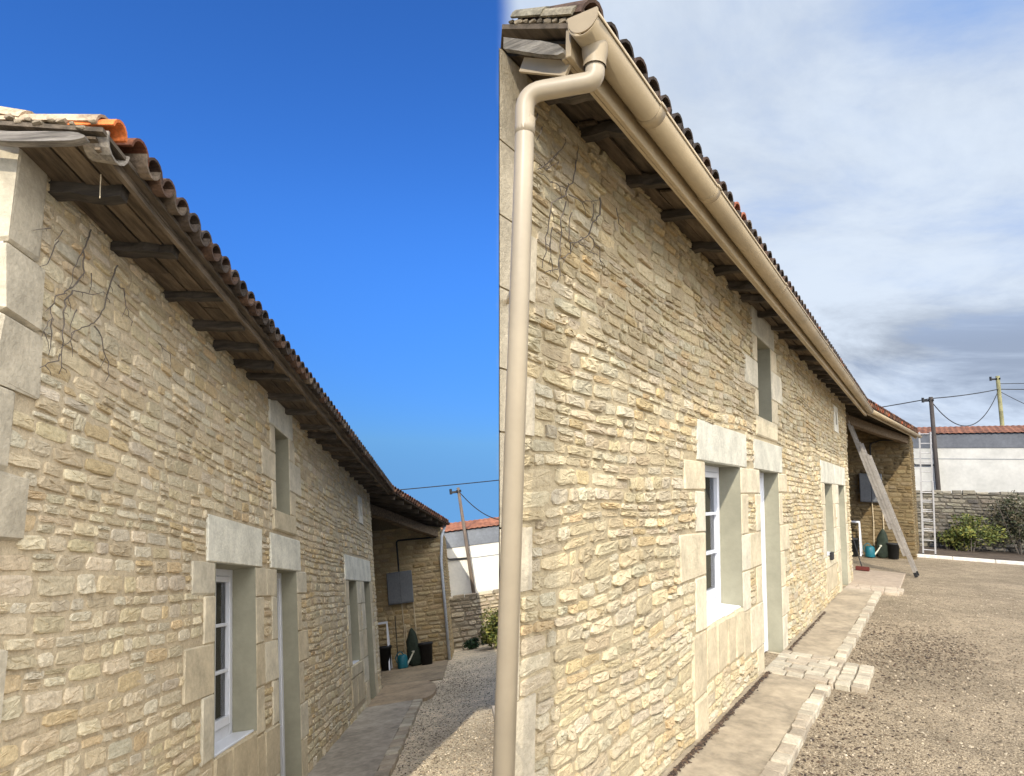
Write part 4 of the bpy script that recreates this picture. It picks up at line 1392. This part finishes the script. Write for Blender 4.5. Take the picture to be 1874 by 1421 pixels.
# ---- grey meter cabinets on the porch walls
def cabinet(frame, x0, x1, yw, z0, z1, label, conduit, tails):
    H = thing('meter_cabinet', frame, ((x0 + x1) / 2, yw, z0), label, 'cabinet')
    b = Buf(); box(b, x0, x1, yw - .16, yw - .032, z0, z1, bev=.012); b.build('body', M['greypaint'], H)
    w = (x1 - x0) / 2
    for i in range(2):
        b = Buf(); box(b, x0 + w * i + .014, x0 + w * (i + 1) - .008, yw - .178, yw - .162, z0 + .03, z1 - .03, (1.15, 1.15, 1.15), .006); b.build('door', M['greypaint'], H)
    b = Buf(); tube(b, bend(conduit, .08, 4), .022, 8); b.build('conduit', M['black'], H)
    for (x, z) in tails:
        b = Buf(); tube(b, [(x, yw - .07, z0), (x + .01, yw - .07, (z0 + z) / 2), (x - .01, yw - .07, z)], .016, 8); b.build('conduit', M['cane'], H)


cabinet(MA, -2.07, -1.43, 17.2, 1.49, 2.28, 'grey two-door meter cabinet on the porch wall of the left barn',
        [(-1.75, 17.12, 2.28), (-1.76, 17.12, 3.07), (-.72, 17.12, 3.03)], ((-1.74, .3), (-1.45, .3)))
cabinet(MB, -1.80, -1.22, 21.5, 1.54, 2.37, 'grey two-door meter cabinet on the porch wall behind the long ladder',
        [(-1.48, 21.42, 2.37), (-1.48, 21.42, 3.25), (-1.2, 21.42, 3.35), (-.55, 21.42, 3.32)], ((-1.50, .3), (-1.25, .3)))


# ================================================================ beyond: white outbuilding, grey stone wall, poles

def outbuilding(frame, x0, x1, y, zw0, zw1, zp, zr, label, wallmat, roofmat, bandmat):
    H = thing('outbuilding', frame, ((x0 + x1) / 2, y, 0), label, 'outbuilding')
    d = 5.0
    b = Buf(); box(b, x0, x1, y, y + d, -1.5, zw1); b.build('wall', wallmat, H)
    b = Buf(); box(b, x0, x1, y - .012, y - .002, zw1 - .42, zw1 - .40); b.build('wall_joint', M['slate'], H)
    b = Buf(); box(b, x0 - .02, x1 + .02, y - .03, y + d, zw1 + .002, zp); b.build('panel_band', bandmat, H)
    b = Buf(); v = []; f = []; n = int((x1 - x0) / .09)
    for i in range(n + 1):
        x = x0 - .1 + (x1 - x0 + .2) * i / n
        o = .022 * (i % 2)
        v += [(x, y - .12, zp + .01 + o), (x, y + d * .5, zp + (zr - zp) * 1.55 + o), (x, y + d, zp + .02 + o)]
    rng = random.Random(2); cc = []
    for i in range(n + 1):
        k = rng.uniform(.75, 1.3)
        cc += [(k, k, k)] * 3
    for i in range(n):
        f += [(3 * i, 3 * i + 3, 3 * i + 4, 3 * i + 1), (3 * i + 1, 3 * i + 4, 3 * i + 5, 3 * i + 2)]
    b.add(v, f, cc); b.build('roof', roofmat, H)
    return H


outbuilding(MA, -4.0, 1.42, 22.0, 1.4, 3.02, 3.55, 3.90, 'white outbuilding with orange roof beyond the left yard', M['render'], M['redroof'], M['slate'])
outbuilding(MB, -4.0, 9.0, 29.0, 1.9, 3.60, 4.13, 4.45, 'long white outbuilding with rust red roof beyond the level yard', M['render_b'], M['redroof_b'], M['slate_b'])


def rubble_wall(frame, x0, x1, y, h, label, seed, pal, mcol):
    H = Buf()
    fm = lambda p: np.stack([p[:, 0], y - p[:, 2], p[:, 1]], 1)
    box(H, x0, x1, y + .01, y + .42, -.5, h - .03, mcol)
    mortar(H, x0, x1, -.3, h - .02, [], fm, 0, mcol)
    rubble(H, x0, x1, -.1, h, [], fm, seed, course=(.08, .17), width=(.14, .42), relief=(.015, .05), gap=.012, pal=pal)
    rng = random.Random(seed); x = x0
    while x < x1:
        w = rng.uniform(.22, .5)
        k = rng.uniform(.75, 1.1); c = pal[rng.randrange(len(pal))] * k
        box(H, x + .01, min(x + w, x1) - .01, y - .05, y + .45, h - .03, h + rng.uniform(.04, .10), tuple(c), .02, .012, rng); x += w
    o = H.build('rubble_wall', M['greystone'], frame=frame, loc=(x0, y, 0), smooth=False)
    return finish(o, label, 'wall')


PALG = np.array([(0.20, 0.18, 0.14), (0.26, 0.23, 0.17), (0.15, 0.135, 0.11), (0.31, 0.275, 0.21), (0.18, 0.155, 0.115)])
PALW = np.array([(0.48, 0.40, 0.28), (0.42, 0.34, 0.23), (0.55, 0.47, 0.34), (0.36, 0.30, 0.21)])
rubble_wall(MA, -3.0, 1.30, 20.0, 1.42, 'low cream rubble wall below the white outbuilding in the left yard', 31, PALW, (0.30, 0.25, 0.17))
rubble_wall(MB, -3.0, 8.0, 27.0, 1.92, 'long grey rubble wall behind the shrubs in the level yard', 32, PALG, (0.12, 0.105, 0.08))


def utility_pole(frame, base, top, r0, r1, label, mat, arm=True, cap=None):
    H = thing('utility_pole', frame, base, label, 'pole', )
    b = Buf(); tube(b, [base, Vector(base).lerp(Vector(top), .5), top], [r0, (r0 + r1) / 2, r1], 12); b.build('post', mat, H, smooth=True)
    t = Vector(top)
    if arm:
        b = Buf(); beam(b, t + Vector((-.30, -.02, -.14)), t + Vector((.05, -.02, -.14)), .06, .07)
        tube(b, [t + Vector((-.26, -.02, -.20)), t + Vector((-.26, -.02, -.02))], .045, 8)
        b.build('bracket', M['black'], H)
    for dx in (-.05, .07):
        b = Buf(); lathe(b, tuple(t + Vector((dx, -.09, -.16))), [(.0, .07), (.035, .06), (.02, .03), (.035, .0), (.0, -.02)], 10); b.build('insulator', M['black'], H)
    return H


utility_pole(MA, (0.22, 21.8, -0.4), (-0.02, 21.8, 4.98), .070, .052, 'leaning weathered wooden utility pole in front of the orange roof', M['pole'])
utility_pole(MB, (0.205, 28.8, -0.2), (0.131, 28.8, 5.535), .085, .07, 'dark wooden utility pole rising behind the aluminium ladder', M['poledark'])
utility_pole(MB, (2.80, 35.5, -0.2), (2.73, 35.5, 7.25), .09, .078, 'mossy yellow utility pole rising beyond the rust red roof', M['polegreen'], arm=True)


def wire(frame, p, q, sag, r, label, n=24):
    p, q = Vector(p), Vector(q)
    b = Buf()
    pts = []
    for i in range(n + 1):
        t = i / n; c = p.lerp(q, t); c.z -= sag * 4 * t * (1 - t); pts.append(c)
    tube(b, pts, r, 6)
    o = b.build('power_line', M['black'], frame=frame, loc=tuple(p))
    return finish(o, label, 'wire')


wire(MA, (-7.0, 21.8, 5.35), (1.5, 21.8, 5.07), .04, .017, 'thin black cable running level over the left barn roof')
wire(MA, (0.0, 21.8, 4.84), (1.6, 21.8, 3.69), .30, .017, 'sagging black cable dropping right from the leaning pole')
wire(MB, (-9.0, 28.8, 4.38), (0.131, 28.8, 5.48), .12, .02, 'black cable running from over the barn to the dark pole')
wire(MB, (0.131, 28.8, 5.48), (2.73, 35.5, 6.65), .05, .022, 'taut black cable between the dark pole and the mossy pole')
wire(MB, (0.18, 28.8, 5.30), (2.66, 35.5, 6.45), 1.15, .018, 'deeply looping black cable hanging between the two poles')
wire(MB, (2.73, 35.5, 6.90), (7.5, 36.5, 7.00), .05, .016, 'thin upper cable leaving the mossy pole to the right')
wire(MB, (2.73, 35.5, 6.65), (7.5, 36.5, 6.65), .05, .02, 'thick lower cable leaving the mossy pole to the right')
wire(MB, (2.76, 35.5, 6.55), (5.5, 36.0, 5.0), .12, .014, 'thin cable sloping down steeply to the right from the mossy pole')

# black service pipe on the white walls
for (fr, yy, pts, lab) in ((MA, 21.93, [(-.72, 21.93, 3.1), (-.62, 21.93, 2.66), (.08, 21.93, 2.62)], 'black service pipe stepping along the white wall to the leaning pole'),
                           (MB, 28.93, [(-.62, 28.93, 3.4), (-.55, 28.93, 2.95), (.13, 28.93, 2.95)], 'black service pipe on the white wall behind the aluminium ladder')):
    b = Buf(); tube(b, bend(pts, .08, 4), .024, 8); finish(b.build('service_pipe', M['black'], frame=fr, loc=pts[0]), lab, 'pipe')


# ================================================================ shrubs, bed and kerb

def shrub(frame, c, rad, count, size, cols, seed, label, stems=7):
    rng = random.Random(seed)
    H = thing('shrub', frame, (c[0], c[1], 0), label, 'shrub')
    b = Buf(); leaf_cloud(b, c, rad, count, size, cols, rng); b.build('foliage', M['leaf'], H)
    b = Buf()
    for i in range(stems):
        a = rng.uniform(0, 6.28); k = rng.uniform(.3, .75)
        tube(b, [(c[0] + .05 * math.cos(a), c[1] + .05 * math.sin(a), -.05), (c[0] + k * .5 * rad[0] * math.cos(a), c[1] + k * .5 * rad[1] * math.sin(a), c[2] * .6),
                 (c[0] + k * rad[0] * math.cos(a), c[1] + k * rad[1] * math.sin(a), c[2] + rad[2] * .55)], [.02, .013, .006], 6)
    b.build('stems', M['vine'], H)


GY = ((0.10, 0.12, 0.025), (0.14, 0.15, 0.03), (0.07, 0.10, 0.025), (0.20, 0.19, 0.04))
GD = ((0.035, 0.045, 0.018), (0.055, 0.055, 0.025), (0.075, 0.06, 0.03))
shrub(MA, (0.66, 18.4, .48), (.72, .6, .66), 3400, .05, GY, 1, 'sunlit yellow green shrub against the low cream wall')
shrub(MB, (0.93, 26.0, .62), (.95, .7, .72), 3600, .055, GY, 2, 'rounded yellow green shrub right of the aluminium ladder')
shrub(MB, (2.25, 26.2, .95), (.85, .6, 1.05), 3000, .05, GD, 3, 'tall dull brown green shrub at the right edge of the level yard')
shrub(MB, (0.35, 26.3, .35), (.5, .4, .42), 1200, .05, GD, 4, 'low dark shrub at the foot of the aluminium ladder')
shrub(MA, (-.05, 19.3, .12), (.42, .3, .18), 600, .045, ((0.02, 0.05, 0.02), (0.03, 0.06, 0.02)), 6, 'low dark green shrub in the shade of the left barn')
shrub(MB, (3.2, 26.0, .45), (.7, .5, .5), 1500, .05, GD, 7, 'low dark shrub in the bed at the far right')

b = Buf(); box(b, -.60, 9.0, 22.55, 26.95, -.1, .03)
finish(b.build('soil_bed', M['soil'], frame=MB), kind='structure')
b = Buf(); x = -.62; rk = random.Random(9)
while x < 8:
    L = .98
    slope = .0
    box(b, x + .004, x + L - .004, 22.40, 22.54, -.1, .085, (0.62, 0.58, 0.50), .012, .003, rk); x += L
finish(b.build('kerb', M['paver'], frame=MB), kind='structure')


# ================================================================ ladders

def ladder(frame, foot, top, wdir, width, stile, label, sections=2, rung_gap=.28, overlap=.55, mat=None, sw=.026):
    mat = mat or M['metal']
    """aluminium extension ladder: stiles and rungs for each section; wdir runs along the rungs"""
    foot, top, wdir = Vector(foot), Vector(top), Vector(wdir).normalized()
    H = thing('ladder', frame, tuple(foot), label, 'ladder')
    a = (top - foot); L = a.length; a.normalize()
    n = a.cross(wdir).normalized()
    if n.x > 0: n = -n                                    # sections stack on the wall side
    for k in range(sections):
        s0 = 0.0 if k == 0 else L * (1 - overlap) * k / max(1, sections - 1) * .55
        s1 = L * (.60 if k == 0 and sections > 1 else 1.0)
        if sections == 3: s0, s1 = ((0, .72), (.12, .80), (.28, 1.0))[k][0] * L, ((0, .72), (.12, .80), (.28, 1.0))[k][1] * L
        off = n * (stile * 1.06 * k)
        for sgn in (-.5, .5):
            b = Buf(); o = wdir * (sgn * (width - .02 * k)) + off
            beam(b, foot + a * s0 + o, foot + a * s1 + o, sw, stile, up=tuple(n)); b.build('stile', mat, H)
        d = s0 + .18
        while d < s1 - .05:
            c = foot + a * d + off
            b = Buf(); tube(b, [c - wdir * (width / 2 + .017), c + wdir * (width / 2 + .017)], .014, 8); d += rung_gap
            b.build('rung', mat, H)
    for sgn in (-.5, .5):
        b = Buf(); o = wdir * (sgn * width)
        beam(b, foot + o - a * .02, foot + o + a * .08, .034, stile * 1.06, up=tuple(n))
        b.build('foot', M['black'], H)
    return H


ladder(MB, (-0.40, 16.95, 0.03), (-1.47, 16.25, 3.66), (0.06, 1.0, 0.0), .36, .060, 'long folded aluminium ladder seen edge-on, leaning from gravel to the house eave', sections=3)
ladder(MB, (-0.19, 22.72, 0.03), (-0.10, 22.25, 3.64), (1, 0, 0), .30, .07, 'upright aluminium extension ladder standing against the barn gutter', sections=2, overlap=.7, mat=M['metal2'], sw=.042)


# ================================================================ small things in the porches

def trestle(frame, x, y, w, h, label):
    H = thing('trestle', frame, (x, y, 0), label, 'trestle')
    b = Buf(); beam(b, (x - w / 2, y, h), (x + w / 2, y, h), .05, .05); b.build('rail', M['white_pvc'], H)
    for s in (-1, 1):
        for t in (-1, 1):
            b = Buf(); beam(b, (x + s * w * .45, y, h - .02), (x + s * w * .5, y + t * .22, .02), .035, .035); b.build('leg', M['white_pvc'], H)


def pot(frame, c, r, h, mat, label, name='plant_pot', cat='pot'):
    b = Buf(); lathe(b, c, [(0, .01), (r * .75, 0), (r * .95, h * .9), (r * 1.06, h * .9), (r * 1.06, h), (r * .93, h), (r * .88, h * .85), (0, h * .8)], 18)
    finish(b.build(name, mat, frame=frame, loc=c, smooth=True), label, cat)


def sack(frame, c, r, h, label, mat, lean=0.0):
    rng = random.Random(int(h * 100))
    b = Buf(); v = []; f = []; seg = 14
    prof = [(.5, 0), (.95, .04), (1.0, .2), (.92, .45), (.78, .65), (.5, .85), (.22, .96), (.05, 1.0)]
    for i, (rr, z) in enumerate(prof):
        for k in range(seg):
            a = 2 * math.pi * k / seg
            q = r * rr * (1 + .22 * math.sin(3 * a + i * 1.3) + rng.uniform(-.14, .14))
            v.append((c[0] + q * math.cos(a) + lean * z * h, c[1] + .6 * q * math.sin(a), c[2] + z * h))
    for i in range(len(prof) - 1):
        for k in range(seg):
            f.append((i * seg + k, i * seg + (k + 1) % seg, (i + 1) * seg + (k + 1) % seg, (i + 1) * seg + k))
    f.append(tuple((len(prof) - 1) * seg + k for k in range(seg)))
    b.add(v, f); finish(b.build('garden_sack', mat, frame=frame, loc=c, smooth=True), label, 'sack')


def watering_can(frame, c, label):
    H = thing('watering_can', frame, c, label, 'watering can')
    b = Buf(); lathe(b, c, [(0, 0), (.12, 0), (.13, .02), (.12, .26), (.09, .30), (.0, .30)], 18); b.build('body', M['teal'], H, smooth=True)
    b = Buf(); tube(b, [(c[0] + .10, c[1], c[2] + .06), (c[0] + .2, c[1], c[2] + .2), (c[0] + .27, c[1], c[2] + .32)], [.025, .018, .016], 8); lathe(b, (c[0] + .27, c[1], c[2] + .30), [(.016, 0), (.04, .05), (0, .055)], 10)
    b.build('spout', M['cream'], H)
    b = Buf(); tube(b, bend([(c[0] - .10, c[1], c[2] + .08), (c[0] - .18, c[1], c[2] + .25), (c[0] - .05, c[1], c[2] + .40), (c[0] + .05, c[1], c[2] + .29)], .08, 4), .012, 8); b.build('handle', M['teal'], H)


def cane(frame, p, q, r, label, mat):
    b = Buf(); tube(b, [p, Vector(p).lerp(Vector(q), .5) + Vector((.006, 0, 0)), q], r, 7)
    finish(b.build('garden_cane', mat, frame=frame, loc=p), label, 'cane')


trestle(MA, -2.30, 16.85, .42, 1.10, 'white trestle frame in the corner of the left porch')
pot(MA, (-2.18, 16.75, .02), .15, .55, M['black'], 'tall black plant pot under the white trestle of the left porch')
watering_can(MA, (-1.78, 16.7, .02), 'teal watering can on the left porch floor')
sack(MA, (-1.48, 16.8, .02), .17, .88, 'tall pointed dark green garden sack in the left porch', M['darkgreen'], -.05)
pot(MA, (-1.20, 16.75, .02), .17, .5, M['black'], 'round black bin beside the pointed dark sack', 'garden_bin', 'bin')
cane(MA, (-1.92, 16.95, .02), (-1.93, 17.1, 1.22), .012, 'thin dark cane propped beside the white trestle', M['black'])
cane(MA, (-1.66, 16.95, .02), (-1.69, 17.08, 1.0), .013, 'pale cane propped behind the teal watering can', M['cane'])

trestle(MB, -1.98, 21.1, .34, .97, 'white trestle frame in the porch behind the red brush')
pot(MB, (-2.0, 20.85, .02), .16, .5, M['black'], 'tall black plant pot under the white trestle behind the red brush')
watering_can(MB, (-1.58, 20.9, .02), 'teal watering can on the porch floor near the long ladder')
sack(MB, (-1.28, 21.0, .02), .16, .8, 'dark garden sack just left of the long ladder', M['darkgreen'], .04)
pot(MB, (-1.02, 21.0, .02), .17, .42, M['black'], 'squat black bin behind the long ladder', 'garden_bin', 'bin')
H = thing('broom', MB, (-1.44, 16.85, .04), 'red brown broom head with black handle leaning in the porch', 'broom')
b = Buf(); box(b, -1.58, -1.30, 16.80, 16.90, .04, .13, bev=.012); b.build('head', M['brownpaint'], H)
b = Buf(); tube(b, [(-1.45, 16.85, .12), (-1.62, 17.2, .65), (-1.80, 17.6, 1.2)], .012, 8); b.build('handle', M['black'], H)
# small black letter flap on the far window's sill wall
b = Buf(); box(b, SB.X0 + .004, SB.X0 + .05, 11.50, 11.68, .70, .82, bev=.008)
finish(b.build('outlet_box', M['black'], frame=MB, loc=(SB.X0, 11.6, .76)), 'small black box fixed under the far window', 'box')


# ================================================================ loose pebbles on top of the gravel
def pebbles(name, frame, pts, rng, cols, label):
    b = Buf(); v = []; f = []; cc = []
    for (x, y) in pts:
        s_ = rng.choice((.005, .006, .008, .010, .014)) * rng.uniform(.8, 1.2); t = rng.uniform(0, 6.28); o = len(v)
        ca, sa = math.cos(t) * s_, math.sin(t) * s_
        a_ = rng.uniform(.55, .95); h = s_ * rng.uniform(.5, .9)
        ring = [(ca, sa), (-sa * a_, ca * a_), (-ca * rng.uniform(.8, 1.1), -sa), (sa * a_, -ca * a_)]
        v += [(x + p, y + q, rng.uniform(.0, h * .3)) for p, q in ring] + [(x + p * .5, y + q * .5, h) for p, q in ring]
        f += [(o + k, o + (k + 1) % 4, o + 4 + (k + 1) % 4, o + 4 + k) for k in range(4)] + [(o + 4, o + 5, o + 6, o + 7)]
        k = rng.uniform(.6, 1.3); c = rng.choice(cols); cc += [tuple(q * k for q in c)] * 8
    b.add(v, f, cc)
    finish(b.build(name, M['paver'], frame=frame), kind='stuff', label=label, cat='pebbles')


rp = random.Random(4)
pb = []
while len(pb) < 15000:
    y = 3.3 + 12 * rp.random() ** 1.6; x = rp.uniform(-.84, .5 + .34 * y)
    if x < -.56 and 6.65 < y < 7.72: continue
    pb.append((x, y))
pebbles('loose_pebbles', MB, pb, rp, ((0.33, 0.27, 0.185), (0.27, 0.215, 0.145), (0.36, 0.30, 0.215), (0.19, 0.15, 0.10)), 'loose pebbles over the level gravel')
pb = []
while len(pb) < 7000:
    y = 5.5 + 11 * rp.random() ** 1.5; x = rp.uniform(-.92, RAYX(y) - .03)
    pb.append((x, y))
pebbles('loose_pebbles', MA, pb, rp, ((0.55, 0.46, 0.33), (0.42, 0.34, 0.23), (0.62, 0.54, 0.41), (0.26, 0.2, 0.14)), 'loose pebbles over the sloping gravel')


# ================================================================ leaf litter
rl = random.Random(77)
pts = []
for _ in range(2600):                                      # dark crumbs along the foot of the wall
    y = 2.0 + 4.7 * rl.random(); pts.append((SB.X0 + .03 + abs(rl.gauss(0, .018)), y, .052))
for _ in range(500):
    y = rl.uniform(7.7, 10.5); pts.append((SB.X0 + .03 + abs(rl.gauss(0, .015)), y, .052))
b = Buf(); scatter_leaves(b, pts, rl, .012)
finish(b.build('leaf_litter', M['litter'], frame=MB), kind='stuff', label='dark leaf crumbs along the foot of the sunlit wall', cat='litter')
pts = []
for _ in range(1500):
    pts.append((rl.gauss(-.10, .30), rl.gauss(9.0, .75), .0))
for _ in range(1500):
    x = -.85 + abs(rl.gauss(0, .35)); y = rl.uniform(3.2, 10.5); pts.append((x, y, .0))
for _ in range(1300):
    pts.append((rl.uniform(-.8, 3.5), 3.5 + 13 * rl.random() ** 1.4, .0))
pts = [p for p in pts if not (p[0] < -.56 and 6.65 < p[1] < 7.7) and p[0] > -.86]
b = Buf(); scatter_leaves(b, pts, rl, .013)
finish(b.build('leaf_litter', M['litter'], frame=MB), kind='stuff', label='dead leaves strewn over the level gravel', cat='litter')
pts = []
for _ in range(800):
    x = -.9 + abs(rl.gauss(0, .5)); y = rl.uniform(5.5, 16.5)
    if x < RAYX(y) - .02: pts.append((x, y, .0))
for _ in range(350):
    x = rl.gauss(-.35, .25); y = rl.gauss(12.8, .8)
    if x < RAYX(y) - .02: pts.append((x, y, .0))
b = Buf(); scatter_leaves(b, pts, rl, .014)
finish(b.build('leaf_litter', M['litter'], frame=MA), kind='stuff', label='dead leaves strewn over the sloping gravel', cat='litter')
